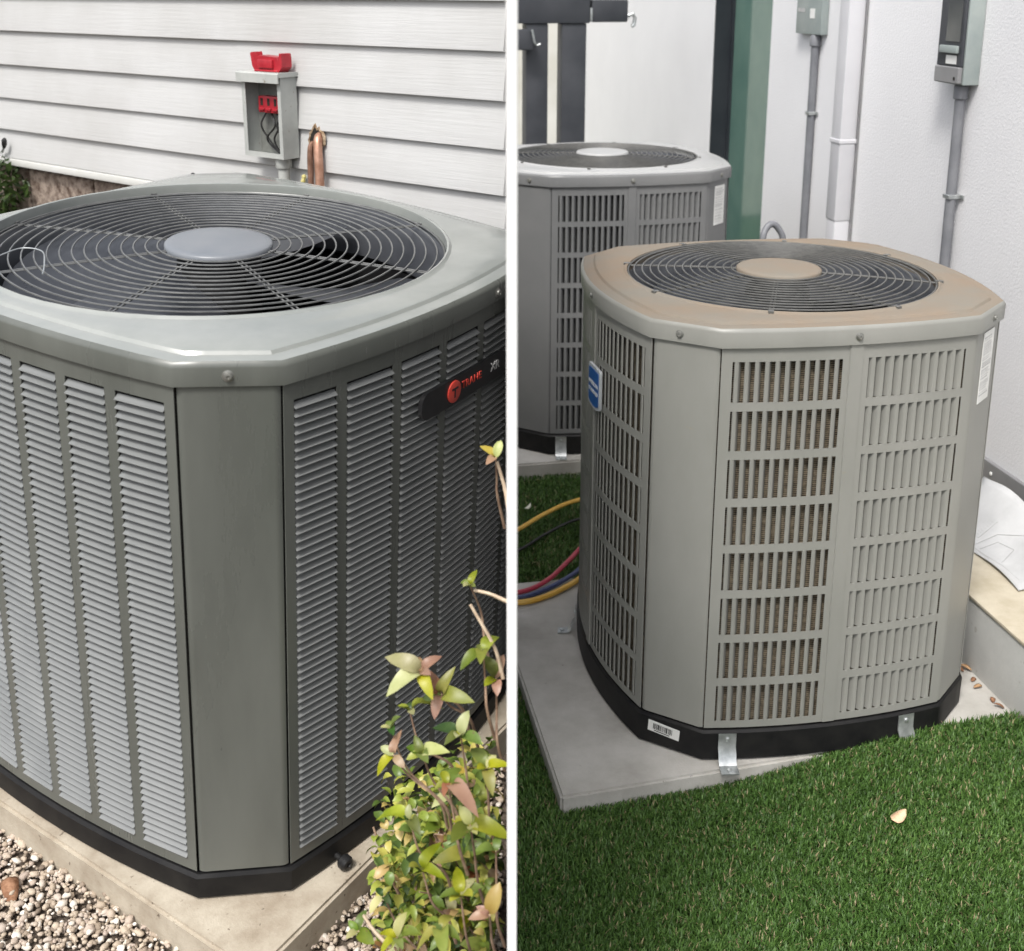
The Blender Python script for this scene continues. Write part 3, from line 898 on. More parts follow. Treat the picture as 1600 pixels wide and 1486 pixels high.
# fuse holder: red block with slots
hx = (ub0 + ub1) / 2 + .004
fh = MB().bbox(hx - .046, hx + .046, fw - .034, fw - .0045, 1.486, 1.532, .003).build('fuse_holder', 'red_plastic', dbox)
for k in range(3):
    MB().bbox(hx - .040 + k * .028, hx - .020 + k * .028, fw - .040, fw - .033, 1.492, 1.500, .0015, 1).build('holder_tab', 'red_plastic', fh)
    MB().box(hx - .036 + k * .028, hx - .026 + k * .028, fw - .0346, fw - .0338, 1.506, 1.526).build('holder_slot', 'hole_shade', fh)
for k, (x0, x1, x2) in enumerate(((-.03, -.045, -.02), (-.012, .012, -.03), (.012, .03, .0), (.03, .05, .03), (.038, .02, .045))):
    MB().tube(bezier([(hx + x0, fw - .018, 1.488), (hx + x1, fw - .028, 1.45), (hx + x2, fw - .022, 1.41), (hx + .028, fw - .02, 1.367)], 6), .0028, 6).build('wire', 'cable_black', dbox)
# red pull-out resting on the hood
po = thing('fuse_pullout', 'red plastic pull-out handle lying on top of the disconnect box', 'handle', PW @ Matrix.Translation((-2.560, fw - .028, zb1 + .012)))
MB().prism([(-.050, .0), (.046, .0), (.062, .014), (.062, .036), (.060, .050), (.053, .051), (.050, .030), (.040, .040), (-.030, .044), (-.044, .036), (-.050, .030), (-.058, .052), (-.066, .049), (-.060, .016)], -.020, .016).build('handle_body', 'red_plastic', po)
MB().bbox(-.030, .030, -.028, -.018, .010, .034, .004).build('finger_grip', 'red_plastic', po)
MB().bbox(-.046, .046, -.026, .018, .0, .006, .002, 1).build('handle_rim', 'red_plastic', po)
# conduit below the box
cdt = thing('conduit', 'grey conduit dropping from the disconnect box behind the condenser', 'conduit', PW)
cx_ = ub1 - .036
MB().tube([(cx_, fw - .028, 1.366), (cx_, fw - .028, 1.30), (cx_ + .002, fw - .030, 1.1), (cx_ + .004, fw - .05, .7)], .0165, 14).build('pipe', 'box_grey', cdt)
MB().lathe([(.021, 1.336), (.0225, 1.339), (.0225, 1.3635), (.019, 1.3645)], 16, (cx_, fw - .028, 0)).build('fitting', 'box_grey', cdt)
o = MB().tube(bezier([(cx_ + .050, -.014, 1.318), (cx_ + .052, -.022, 1.30), (cx_ + .046, -.02, 1.275), (cx_ + .05, -.02, 1.25)], 5), [.004 + .003 * abs(sin(i)) for i in range(16)], 8).build('sealant_blob', 'yellow_residue', None, PW)
setp(o, 'yellowish strip of old sealant below the box beside the conduit', 'sealant')
for k, (u, z) in enumerate(((-2.968, 1.238), (-4.035, 1.262))):
    t = thing('wire_clip', ('small black clip tip on the siding edge just above the condenser rim', 'small black clip tip on the siding at the far left edge')[k], 'clip', PW @ Matrix.Translation((u, -.03, z)))
    MB().tube([(-.03, .005, -.012), (-.012, 0, 0), (0, -.002, .008)], .0045, 8).build('stem', 'box_grey', t)
    MB().tube([(0, -.002, .008), (.006, -.003, .020), (.008, -.003, .036), (.010, -.002, .042)], [.006, .0095, .009, .004], 8).build('tip', 'cable_black', t)
# screw on the siding next to the box
o = MB().lathe([(.005, .0), (.005, -.004), (.002, -.006)], 10, ax='y').build('screw', 'zinc', None, PW @ Matrix.Translation((-2.505, -.011, 1.512)))
setp(o, 'tiny screw head in the siding right of the disconnect box', 'screw')

# ------------------------------------------------------------------ partition between the two places
pt = thing('partition_wall', 'thin white-edged partition standing upright between the two yards', 'wall', Matrix.Identity(4))
MB().bbox(-.0056, .0056, 1.15, 1.165, -.02, 1.88, .0012, 1).build('end_cap', 'partition_white', pt)
MB().box(-.0018, .0054, 1.1652, 2.88, -.02, 1.878).build('board', 'partition_white', pt)
MB().box(-.0054, -.0022, 1.1652, 2.82, -.02, 1.878).build('bounce_blocker', 'plinth_grey', pt)  # added grey sheet, cuts light bounced onto the louvered unit

# ------------------------------------------------------------------ right place
bw = thing('building_wall', 'white stucco building wall on the right with a grey base', 'wall', PR)
XW = .90
DY0, DY1, DT = 2.315, 3.055, 2.22
MB().box(XW, XW + .30, -2.2, DY0, -.06, 2.4).build('stucco_panel', 'stucco', bw)
MB().box(XW, XW + .30, DY1, 5.75, -.06, 2.4).build('stucco_panel', 'stucco', bw)
MB().box(XW, XW + .30, DY0, DY1, DT, 2.4).build('lintel', 'stucco', bw)
MB().bbox(XW - .016, XW - .001, -2.2, DY0 - .01, .0, .350, .002, 1).build('base_flashing', 'plinth_grey', bw)
for y in (.345, -.4, .9):
    MB().lathe([(.006, 0), (.006, -.003), (.002, -.005)], 10, ax='y').build('flashing_screw', 'white_print', bw, Matrix.Translation((XW - .016, y, .318)) @ Matrix.Rotation(-pi / 2, 4, 'Z'))
# green glazed door in the reveal
dr = thing('glass_door', 'tall green glazed door with a dark frame, behind the two condensers', 'door', PR)
mb = MB(); mb.box(XW + .004, XW + .17, DY1 - .012, DY1 - .001, .0, DT - .002)
mb.box(XW + .085, XW + .17, DY1 - .034, DY1 - .0125, .0, DT - .002)
mb.build('jamb', 'frame_dark', dr)
MB().box(XW + .02, XW + .17, DY0 + .001, DY0 + .012, .0, DT - .002).build('jamb', 'frame_dark', dr)
MB().box(XW + .085, XW + .17, DY0 + .0125, DY1 - .035, DT - .06, DT - .002).build('head', 'frame_dark', dr)
MB().box(XW + .098, XW + .113, DY0 + .0125, DY1 - .035, .02, DT - .061).build('pane', 'door_green', dr)
# wall-mounted disconnects and conduits
def wallbox(label, y0, y1, x0, z0, z1, open_front):
    t = thing('disconnect_box', label, 'electrical box', PR)
    bx = MB().bbox(x0, XW - .001, y0, y1, z0, z1, .004).build('box_body', 'disc_grey', t)
    if open_front:
        MB().bbox(x0 - .010, x0 - .0005, y0 + .004, y1 - .004, z0 + .055, z1 - .004, .002, 1).build('dead_front', 'steel_charcoal', t)
        MB().box(x0 - .0125, x0 - .0105, y0 + .02, y1 - .05, z0 + .13, z1 - .045).build('window', 'window_dark', t)
        MB().bbox(x0 - .022, x0 - .011, y0 + .018, y1 - .03, z0 + .095, z0 + .118, .004).build('lever', 'disc_grey', t)
        MB().box(x0 - .0120, x0 - .0105, y0 + .03, y1 - .06, z0 + .062, z0 + .088).build('label_sticker', 'white_print', t)
        MB().bbox(x0 - .016, x0 - .001, y0 + .004, y1 - .004, z0 + .004, z0 + .054, .003, 1).build('door_flap', 'plinth_grey', t)
        MB().box(x0 - .0172, x0 - .0162, y0 + .02, y0 + .03, z0 + .014, z0 + .024).build('latch_hole', 'hole_shade', t)
    else:
        MB().box(x0 - .0015, x0 - .0005, y0 + .06, y0 + .105, z0 + .062, z0 + .10).build('label_sticker', 'white_print', t)
        MB().box(x0 - .0015, x0 - .0005, y1 - .085, y1 - .02, z0 + .085, z0 + .10).build('label_sticker', 'grey_print', t)
    return t
wallbox('grey disconnect box with a dark window, at the upper right on the white wall', .655, .805, .845, 1.472, 1.80, True)
wallbox('grey disconnect box with a small white sticker, at the top by the downspout', 1.745, 1.985, .868, 1.580, 1.86, False)
def conduit(label, xx, y, ztop, r, strapz):
    t = thing('conduit', label, 'conduit', PR)
    MB().tube([(xx, y, ztop), (xx + .001, y, ztop - .5), (xx + .002, y, .2)], r, 14).build('pipe', 'pvc_grey', t)
    MB().lathe([(r * 1.2, ztop - .045), (r * 1.36, ztop - .042), (r * 1.36, ztop - .006), (r * 1.15, ztop - .001)], 16, (xx, y, 0)).build('fitting', 'pvc_grey', t)
    for z in strapz:
        MB().bbox(xx - r - .0025, XW - .002, y - r - .0025, y + r + .002, z - .007, z + .007, .002, 1).build('strap', 'zinc', t)
        MB().bbox(XW - .006, XW - .002, y - r - .018, y - r - .003, z - .007, z + .007, .001, 1).build('strap_tab', 'zinc', t)
conduit('dark grey conduit under the box at the upper right', .872, .705, 1.471, .0165, (1.12, .45))
conduit('dark grey conduit under the box left of the downspout', .8825, 1.815, 1.579, .0165, (1.27, .5))
dsp = thing('downspout', 'white square downspout running down the stucco wall between the boxes', 'downspout', PR)
MB().bbox(XW - .072, XW - .006, 1.425, 1.505, .9, 2.4, .008, 2).build('upper_pipe', 'downspout', dsp)
MB().bbox(XW - .069, XW - .006, 1.428, 1.502, -.04, .905, .008, 2).build('lower_pipe', 'downspout', dsp)
MB().bbox(XW - .0755, XW - .004, 1.422, 1.508, 1.195, 1.212, .003, 1).build('strap', 'downspout', dsp)
MB().box(XW - .008, XW - .002, 1.4145, 1.4195, -.04, 2.4).build('edge_strip', 'plinth_grey', dsp)  # thin grey strip down the wall beside the downspout
# ledge along the wall foot
ld = thing('ledge', 'low concrete ledge at the foot of the white wall, right of the dusty condenser', 'ledge', PR)
MB().bbox(.535, XW - .02, -2.2, 1.05, -.058, .196, .006, 2).build('ledge_body', 'ledge_face', ld)
MB().bbox(.531, XW - .02, -2.2, 1.05, .1962, .206, .003, 2).build('ledge_top', 'ledge_top', ld)
# paper sheet lying on the ledge against the wall
pm = MB(); nx, ny = 14, 12
sx0, sx1 = .665, .862
for j in range(ny + 1):
    for i in range(nx + 1):
        u, v = i / nx, j / ny
        y = -.16 + .46 * u + .03 * v
        x = sx0 + (sx1 - sx0) * v + .010 * sin(5 * u)
        z = .212 + .006 * sin(7 * u + 2 * v) + .13 * max(0, v - .2) ** 1.3 + .012 * u * v + .007 * sin(11 * u) * v
        pm.v.append((x, y, z))
for j in range(ny):
    for i in range(nx): pm.f.append((j * (nx + 1) + i, j * (nx + 1) + i + 1, (j + 1) * (nx + 1) + i + 1, (j + 1) * (nx + 1) + i))
pp = thing('paper_sheet', 'crumpled white instruction sheet with line drawings on the ledge', 'paper', PR)
ps = pm.build('sheet', 'paper', pp, sm=60)
so = ps.modifiers.new('thick', 'SOLIDIFY'); so.thickness = .0012
def on_sheet(u, v, dz=.0022):
    y = -.16 + .46 * u + .03 * v; x = sx0 + (sx1 - sx0) * v + .010 * sin(5 * u)
    return (x, y, .212 + .006 * sin(7 * u + 2 * v) + .13 * max(0, v - .2) ** 1.3 + .012 * u * v + .007 * sin(11 * u) * v + dz)
def ink(pts): return MB().tube([on_sheet(*p) for p in pts], .0006, 4).build('line_drawing', 'grey_print', pp)
ink([(.62, .30), (.62, .62), (.95, .62), (.95, .30), (.62, .30)])
for k in range(7): ink([(.64, .34 + k * .04), (.93, .34 + k * .04)])
ink([(.05, .75), (.2, .6), (.4, .7), (.55, .5), (.58, .15)])
ink([(.30, .15), (.36, .45), (.50, .42), (.52, .15)])
ink([(.08, .12), (.25, .10), (.45, .08), (.6, .1)])
for k in range(5): ink([(.05 + .1 * k, .85), (.11 + .1 * k, .9)])

# steel posts and beam far behind
for k, (x0, x1) in enumerate(((-.022, .090), (.160, .286))):
    t = thing('steel_post', ('charcoal steel post nearer the partition, behind the clean condenser', 'wider charcoal steel post, right of the other behind the clean condenser')[k], 'post', PR)
    MB().bbox(x0, x1, 3.2, 3.31, -.06, 1.585, .005).build('shaft', 'steel_charcoal', t)
    MB().bbox(x0 - .03, x1 + .03, 3.17, 3.34, -.06, -.045, .003).build('foot_plate', 'steel_charcoal', t)
t = thing('steel_beam', 'charcoal steel beam across the tops of the two posts', 'beam', PR)
MB().bbox(-1.0, .30, 3.19, 3.32, 1.586, 1.78, .005).build('beam', 'steel_charcoal', t)
MB().bbox(.312, .50, 3.2, 3.30, 1.590, 1.70, .01).build('end_arm', 'steel_charcoal', t)
MB().bbox(.302, .314, 3.19, 3.24, 1.592, 1.66, .003).build('hinge', 'zinc', t)
MB().tube([(.50, 3.21, 1.62), (.525, 3.21, 1.63), (.538, 3.21, 1.61), (.532, 3.21, 1.575), (.52, 3.21, 1.57)], .010, 8).build('hook', 'zinc', t)
MB().bbox(-.10, .0, 3.12, 3.185, 1.46, 1.56, .01).build('latch_housing', 'steel_charcoal', t)
MB().tube([(-.01, 3.11, 1.56), (.0, 3.10, 1.50), (.012, 3.10, 1.485), (.03, 3.10, 1.49)], .006, 8).build('latch_hook', 'zinc', t)
# pale building beyond the posts
fb = thing('far_building', 'pale cream building seen in the gap between the steel posts', 'building', PR)
MB().box(-3.5, .895, 6.4, 6.7, -.06, 3.2).build('wall', 'far_wall', fb)
for x0, x1, z0, z1 in ((.195, .262, -.1, 1.42), (-.14, -.045, .5, 1.30)):
    fr = MB().bbox(x0, x1, 6.36, 6.399, z0, z1, .01).build('window_frame', 'plinth_grey', fb)
    MB().box(x0 + .012, x1 - .012, 6.350, 6.3595, z0 + .3 if z0 < .3 else z0 + .03, z1 - .03).build('pane', 'window_dark', fr)

# curved whip behind the dusty unit
o = MB().tube(bezier([(.255, .72, .82), (.258, .735, .98), (.270, .745, 1.025), (.293, .75, 1.042), (.316, .75, 1.025), (.333, .745, .98), (.345, .73, .82), (.36, .60, .45)], 8), .0105, 12).build('cable_whip', 'pvc_grey', None, PR)
setp(o, 'grey flexible cable looping up behind the dusty condenser', 'cable')
# gauge hoses
def hose(label, mat, pts, r=.0075):
    o = MB().tube(bezier(pts, 10), r, 10).build('gauge_hose', mat, None, PR)
    setp(o, label, 'hose', 'service hoses beside the dusty condenser')
hose('yellow hose lying across the turf behind the dusty condenser', 'hose_yellow', [(-.78, .78, -.012), (-.62, .80, -.008), (-.502, .862, .004), (-.393, .948, .012), (-.27, 1.02, .018), (-.12, 1.06, .012), (.1, 1.03, -.01)])
hose('black hose just under the yellow one on the turf', 'cable_black', [(-.70, .70, -.03), (-.52, .775, -.028), (-.40, .87, -.022), (-.27, .935, -.01), (-.1, .96, -.02)], .005)
hose('red hose curving over the pad edge beside the dusty condenser', 'hose_red', [(-.80, .46, .008), (-.60, .43, .010), (-.49, .475, .014), (-.395, .565, .030), (-.30, .66, .045), (-.15, .72, .03)])
hose('blue hose between the red and yellow hoses on the pad', 'hose_blue', [(-.80, .42, .008), (-.595, .405, .008), (-.50, .435, .010), (-.40, .495, .018), (-.30, .58, .03), (-.12, .66, .02)])
hose('yellow hose on the pad nearest the dusty condenser', 'hose_yellow', [(-.80, .40, .009), (-.60, .375, .009), (-.51, .392, .010), (-.41, .450, .014), (-.31, .53, .02), (-.15, .60, .01)], .0085)

# anchor brackets
def bracket(label, M, w_=.021):
    t = thing('anchor_bracket', label, 'bracket', M, 'hold-down brackets at the unit bases')
    P = [(.0, .075), (-.003, .077), (-.0035, .040), (-.012, .026), (-.016, .012), (-.024, .0045), (-.052, .003), (-.052, .0005), (-.023, .0015), (-.0135, .009), (-.010, .023), (-.001, .037)]
    mb = MB().prism(P, -w_, w_); mb.v = [(y, x, z) for x, y, z in mb.v]
    mb.build('strap', 'zinc', t, sm=40)
    MB().lathe([(.006, .0), (.006, .004), (.0025, .0055)], 10, (0, -.040, .003)).build('screw', 'zinc', t)
    MB().lathe([(.0055, -.0035), (.0055, -.0065), (.002, -.008)], 10, (0, 0, .062), ax='y').build('screw', 'zinc', t)
def brk(fr, M, fi, u): return M @ fr(fi, u, .001, .0065)
bracket('zinc bracket at the front left foot of the dusty condenser, near the barcode sticker', brk(frR, PR, 1, -.243))
bracket('zinc bracket at the front right foot of the dusty condenser, half in the turf', brk(frR, PR, 1, .205))
bracket('zinc bracket at the foot of the clean condenser at the back', brk(frB, PR2, 1, -.255))
bracket('bracket at the left rear foot of the dusty condenser, seen edge-on', brk(frR, PR, 0, -.20), .015)

# ------------------------------------------------------------------ scattered leaves and pebbles
def leaf_mesh(L, W, curl=.25, fold=.18, n=6, ob=.85):
    mb = MB()
    for i in range(n + 1):
        t = i / n
        wd = W * (sin(pi * t ** ob) ** .55 if 0 < t < 1 else 0) * .5 + .0004
        z = -curl * L * (t - .3) ** 2
        for s in (-1, 0, 1): mb.v.append((s * wd, t * L, z + (fold * wd if s else 0)))
    for i in range(n):
        for k in (0, 1): mb.f.append((i * 3 + k, i * 3 + k + 1, (i + 1) * 3 + k + 1, (i + 1) * 3 + k))
    return mb
def dropped(name, label, cat, mat, M, L, W, curl, group=None):
    mb = leaf_mesh(L, W, curl, -.25)
    o = mk(name, mesh(name, mb.v, mb.f, 60), mat, None, M)
    so = o.modifiers.new('thick', 'SOLIDIFY'); so.thickness = .0012
    return setp(o, label, cat, group)
def lay(P, x, y, z, rz, rx=0, ry=0): return P @ Matrix.Translation((x, y, z)) @ Matrix.Rotation(rz, 4, 'Z') @ Matrix.Rotation(rx, 4, 'X') @ Matrix.Rotation(ry, 4, 'Y')
dropped('fallen_leaf', 'tan fallen leaf lying alone on the turf in front', 'leaf', 'tan_leaf', lay(PR, .034, -.705, .012, -1.25, .1, .1), .042, .026, -.5)
dropped('fallen_petal', 'white petal on the turf in front of the clean condenser', 'petal', 'white_petal', lay(PR, -.308, 1.455, -.020, -1.3, .1, .3), .035, .024, -.6)
dropped('fallen_petal', 'yellowish petal on the turf beside the yellow hose', 'petal', 'white_petal', lay(PR, -.437, 1.075, -.022, -1.2, .2, -.2), .030, .022, -.6)
LEDGE_LEAVES = ('brown leaf caught by the ledge, second nearest the condenser', 'tan leaf in the middle of the leaves along the ledge foot', 'brown leaf along the ledge foot, second nearest the turf',
                'brown leaf by the ledge foot, nearest the turf', 'brown leaf lying farthest from the ledge foot, beside the condenser base', 'tan leaf caught by the ledge, right at the condenser corner')
for k, (x, y, z, rz, rx) in enumerate(((.512, -.19, .006, .4, .5), (.522, -.26, .008, 1.9, .4), (.520, -.31, .006, 2.7, .3), (.524, -.36, .006, .9, .6), (.506, -.235, .006, -1.0, .2), (.514, -.16, .01, 3.6, .4))):
    dropped('dry_leaf', LEDGE_LEAVES[k], 'leaf', ('brown_leaf', 'dry_leaf')[k % 2] if k != 3 else 'brown_leaf', lay(PR, x, y, z, rz, rx, .3 * sin(k * 5)), R.uniform(.022, .036), R.uniform(.010, .015), .9, 'dry leaves caught by the ledge')
for k, (x, y, rz, lab) in enumerate(((-.60, .035, 1.4, 'big curled tan leaf on the gravel by the left edge of the pad'), (-.585, -.02, 2.6, 'brown leaf on the gravel just below the big tan leaf'), (-.83, -.43, .4, 'reddish brown leaf on the gravel in the lower left corner'),
                                     (-.625, -.385, 2.2, 'pale brown leaf on the gravel against the pad edge'), (-.72, -.27, .9, 'olive brown leaf flat among the pebbles left of the pad'))):
    dropped('dry_leaf', lab, 'leaf', ('dry_leaf', 'brown_leaf', 'brown_leaf', 'dry_leaf', 'brown_leaf')[k], lay(PL, x, y, -.052, rz, .25, .2 * sin(k * 3)), (.085, .055, .05, .045, .05)[k], (.04, .03, .03, .025, .03)[k], 1.3)
# ------------------------------------------------------------------ gravel
rng = np.random.default_rng(5)
VH, FH = icos(2)
VS, FS = icos(1)
def gravel(n):
    Vs, Fs, Ts = [], [], []
    k = 0; cnt = 0
    Mi = np.array(PL)
    while cnt < n:
        x, y = (rng.uniform(-1.35, .75), rng.uniform(-1.05, .75)) if cnt < n * .72 else (rng.uniform(-2.2, -.45), rng.uniform(-.6, 2.2))
        if -.503 < x and y > -.556: continue
        wp = PL @ Vector((x, y, -.06))
        if wp.x > -.02 or wp.y < .9: continue
        # keep to what the photograph can see (and a little around it)
        s = rng.choice([.0031, .0043, .0058, .0080], p=[.36, .38, .20, .06]) * rng.uniform(.8, 1.2)
        sc_ = np.array([s * rng.uniform(.85, 1.35), s * rng.uniform(.7, 1.05), s * rng.uniform(.55, .85)])
        V1, F1 = (VH, FH) if (s > .0044 and cnt < n * .72) else (VS, FS)
        v = V1 * (1 + rng.normal(0, .13, (len(V1), 1))) * sc_
        A, B = rng.uniform(0, 2 * pi), rng.normal(0, .5)
        Rz = np.array([[cos(A), -sin(A), 0], [sin(A), cos(A), 0], [0, 0, 1]])
        Rx = np.array([[1, 0, 0], [0, cos(B), -sin(B)], [0, sin(B), cos(B)]])
        v = v @ (Rz @ Rx).T
        z = -.071 + sc_[2] * .6 + abs(rng.normal(0, .005))
        Vs.append(v + np.array([x, y, z])); Fs.append(F1 + k); Ts.append(np.full(len(V1), rng.beta(2.2, 2.0)))
        k += len(V1); cnt += 1
    return np.vstack(Vs), np.vstack(Fs), np.concatenate(Ts)
gV, gF, gT = gravel(37000)
o = mk('gravel', big_mesh('gravel', gV, gF, gT, True), 'gravel', None, PL)
setp(o, 'mixed tan and grey pebbles around the louvered condenser pad', 'gravel', kind='stuff')

# ------------------------------------------------------------------ artificial turf
def turf():
    Vs, Fs, Ts = [], [], []
    regions = [(-1.0, 1.0, -1.15, -.30, 210000), (-.98, -.60, -.30, .60, 30000), (-1.0, .3, .45, 1.55, 70000), (.9, 1.0, -.6, -.3, 10)]
    X, Y = [], []
    for x0, x1, y0, y1, n in regions:
        X.append(rng.uniform(x0, x1, n)); Y.append(rng.uniform(y0, y1, n))
    x = np.concatenate(X); y = np.concatenate(Y)
    wx = PR[0][0] * x + PR[0][1] * y + PR[0][3]; wy = PR[1][0] * x + PR[1][1] * y + PR[1][3]
    ok = ~((x > -.652) & (x < .61) & (y > -.481 + (x + .655) * .066) & (y < .509)) & ~((wx < .012) & (wy < 2.95)) & ~((x > .528)) & ~((x > -.62) & (y > 1.40))
    ok &= ~((x > .52) & (y > -.40))
    x, y = x[ok], y[ok]; n = len(x)
    L = rng.uniform(.010, .021, n); wdt = rng.uniform(.0011, .0020, n); A = rng.uniform(0, 2 * pi, n)
    lean = rng.normal(0, .50, n); dx, dy = np.cos(A), np.sin(A)
    # the pile lies over a little, in patches
    cl = .12 * np.sin(x * 9 + 2 * np.sin(y * 7)) + .05
    base = np.stack([x, y, -.047 + hturf(x, y)], 1)
    side = np.stack([-dy, dx, np.zeros(n)], 1) * wdt[:, None]
    d1 = np.stack([dx * lean + cl * .4, dy * lean - .05, np.ones(n)], 1); d1 /= np.linalg.norm(d1, axis=1)[:, None]
    d2 = np.stack([dx * lean * 2.4 + cl * .9, dy * lean * 2.4 - .10, np.full(n, .75)], 1); d2 /= np.linalg.norm(d2, axis=1)[:, None]
    mid = base + d1 * (L * .55)[:, None]; tip = mid + d2 * (L * .5)[:, None]
    V = np.stack([base - side, base + side, mid - side * .85, mid + side * .85, tip], 1).reshape(-1, 3)
    b_ = (np.arange(n) * 5)[:, None]
    Fq = np.concatenate([b_ + np.array([[0, 1, 3]]), b_ + np.array([[0, 3, 2]]), b_ + np.array([[2, 3, 4]])], 0)
    patch = .5 + .5 * np.sin(x * 5.1 + 1.7 * np.sin(y * 4.3)) * np.sin(y * 6.7 + x * 2)
    t = np.clip(rng.beta(2.0, 2.2, n) * .85 + .15 * patch - .05, 0, .95)
    brown = rng.random(n) < .05
    t[brown] = 1.0
    return V, Fq, np.repeat(t, 5)
tV, tF, tT = turf()
o = mk('artificial_turf', big_mesh('turf', tV, tF, tT, True), 'turf', None, PR)
setp(o, 'short green artificial turf around the concrete pads', 'turf', kind='stuff')

# ------------------------------------------------------------------ azalea shrub in front of the louvered unit
def shrub():
    base = onL(-.115, 1.44, -.07)
    root = thing('azalea_shrub', 'leggy shrub with green, yellow and pinkish leaves at the lower middle', 'shrub', Matrix.Translation(base))
    B = Vector(base)
    mats = ['leaf_yellow_green', 'leaf_green', 'leaf_deep', 'leaf_yellow', 'leaf_pink', 'leaf_red', 'leaf_pale']
    lib = {}
    for m in mats:
        for k, (L, W) in enumerate(((.024, .0125), (.029, .0150), (.035, .0175), (.019, .0105))):
            mb = leaf_mesh(L, W, R.uniform(.3, 2.2), R.uniform(.15, .7), 8, 1.12)
            me = mesh('leaf', mb.v, mb.f, 70); me.materials.append(MATS[m]); lib[m, k] = me
    rs = random.Random(21)
    count = [0]
    def rosette(P, axis, n, size, pal):
        axis = axis.normalized()
        q = axis.to_track_quat('Z', 'Y')
        for i in range(n):
            if count[0] >= 300: return
            A = 2 * pi * i / n + rs.uniform(-.4, .4)
            el = rs.uniform(.25, 1.15)
            d = q @ Vector((cos(A) * cos(el), sin(A) * cos(el), sin(el)))
            up = q @ Vector((-cos(A) * sin(el), -sin(A) * sin(el), cos(el)))
            xax = d.cross(up)
            m = rs.choice(pal); sc_ = size * rs.uniform(.75, 1.2)
            Mx = Matrix((( xax.x * sc_, d.x * sc_, up.x * sc_, P.x), (xax.y * sc_, d.y * sc_, up.y * sc_, P.y), (xax.z * sc_, d.z * sc_, up.z * sc_, P.z), (0, 0, 0, 1)))
            tipx = (B + P + d * .046 * sc_)
            if tipx.x > -.010 or (B + P).x > -.010: continue
            mk('leaf', lib[m, rs.randrange(4)], None, root, Mx); count[0] += 1
    def stem(pts, r0, r1, mat='twig'):
        c = bezier(pts, 5); n = len(c)
        MB().tube(c, [r0 + (r1 - r0) * i / (n - 1) for i in range(n)], 6).build('stem', mat, root, sm=60)
    G = ['leaf_green', 'leaf_green', 'leaf_yellow_green', 'leaf_yellow_green', 'leaf_deep', 'leaf_pale']
    Y = ['leaf_yellow', 'leaf_pale', 'leaf_yellow_green', 'leaf_pink']
    P_ = ['leaf_pink', 'leaf_red', 'leaf_pink', 'leaf_green', 'leaf_yellow_green']
    w2 = lambda x, y, z: Vector((x, y, z)) - B            # given as world points
    specials = SPECIALS
    for (x, y, z), n, size, pal, bend in specials:
        p = w2(x, y, z)
        pal = {'G': G, 'Y': Y, 'P': P_}[pal]
        drop = rs.uniform(.06, .12)
        st = Vector((min(p.x * .8 + .02 + abs(bend), -.012 - B.x), p.y + rs.uniform(-.01, .05), p.z - drop))
        mid = (st + p) / 2 + Vector((bend * .4, rs.uniform(-.01, .02), -.008))
        stem([st - Vector((-.01, -.02, .06)), st, mid, p], .0024, .0012)
        rosette(p, (p - mid), n, size, pal)
    # main branches
    for k in range(6):
        e = Vector((rs.uniform(-.10, .08), rs.uniform(-.02, .16), rs.uniform(.26, .42)))
        e.x = min(e.x, -.02 - B.x)
        stem([Vector((rs.uniform(-.02, .02), rs.uniform(0, .06), 0)), Vector((e.x * .2 + rs.uniform(-.03, .03), e.y * .4, e.z * .45)), Vector((e.x * .7, e.y * .8, e.z * .8)), e], .0042, .0016)
    # body of the shrub
    for k in range(80):
        z = (.20 + .26 * rs.random()) if k % 4 else (.03 + .18 * rs.random())
        wx = rs.uniform(-.225 + .09 * max(0, (z - .20) / .24), -.030)
        wy = rs.uniform(1.40, 1.62)
        p = Vector((wx - B.x, wy - B.y, z))
        mid = Vector((p.x * .85 + rs.uniform(-.02, .02), p.y + rs.uniform(-.01, .04), p.z - rs.uniform(.02, .05)))
        if k % 2: stem([mid, (mid + p) / 2 + Vector((rs.uniform(-.012, .012), 0, .006)), p], .0018, .0010)
        rosette(p, (p - mid) + Vector((0, -.03, .03)), rs.choice((3, 4, 5)), rs.uniform(.75, 1.15), rs.choice((G, G, G, P_, Y)))
    more = MB(); tn = []
    for k in range(1900):                                   # small inner leaves
        z = (.20 + .27 * rs.random()) if k % 5 else .02 + .18 * rs.random(); wx = rs.uniform(-.205, -.028); wy = rs.uniform(1.43, 1.68)
        if wx < -.20 + .10 * max(0, (z - .36) / .11) + .05 * sin(z * 60): continue
        lf = leaf_mesh(rs.uniform(.016, .030), rs.uniform(.009, .015), .8, .4, 4, 1.1)
        q = Matrix.Translation((wx - B.x, wy - B.y, z)) @ Matrix.Rotation(rs.uniform(0, 6.3), 4, 'Z') @ Matrix.Rotation(rs.uniform(-.6, .9), 4, 'X') @ Matrix.Rotation(rs.uniform(-.6, .6), 4, 'Y')
        vs = [q @ Vector(p) for p in lf.v]
        if max((B + p).x for p in vs) < -.010:
            more.add(vs, lf.f); tn += [rs.random()] * len(vs)
    me = bpy.data.meshes.new('inner_leaves'); me.from_pydata(more.v, [], more.f); me.shade_smooth()
    at = me.attributes.new('tint', 'FLOAT', 'POINT'); at.data.foreach_set('value', tn)
    o = mk('inner_leaves', me, 'leaf_mix', root); setp(o, kind='stuff')
    # bare pale twig
    for tw in TWIGS: stem([w2(*q) for q in tw], .0030, .0022, 'twig_pale')
    return root
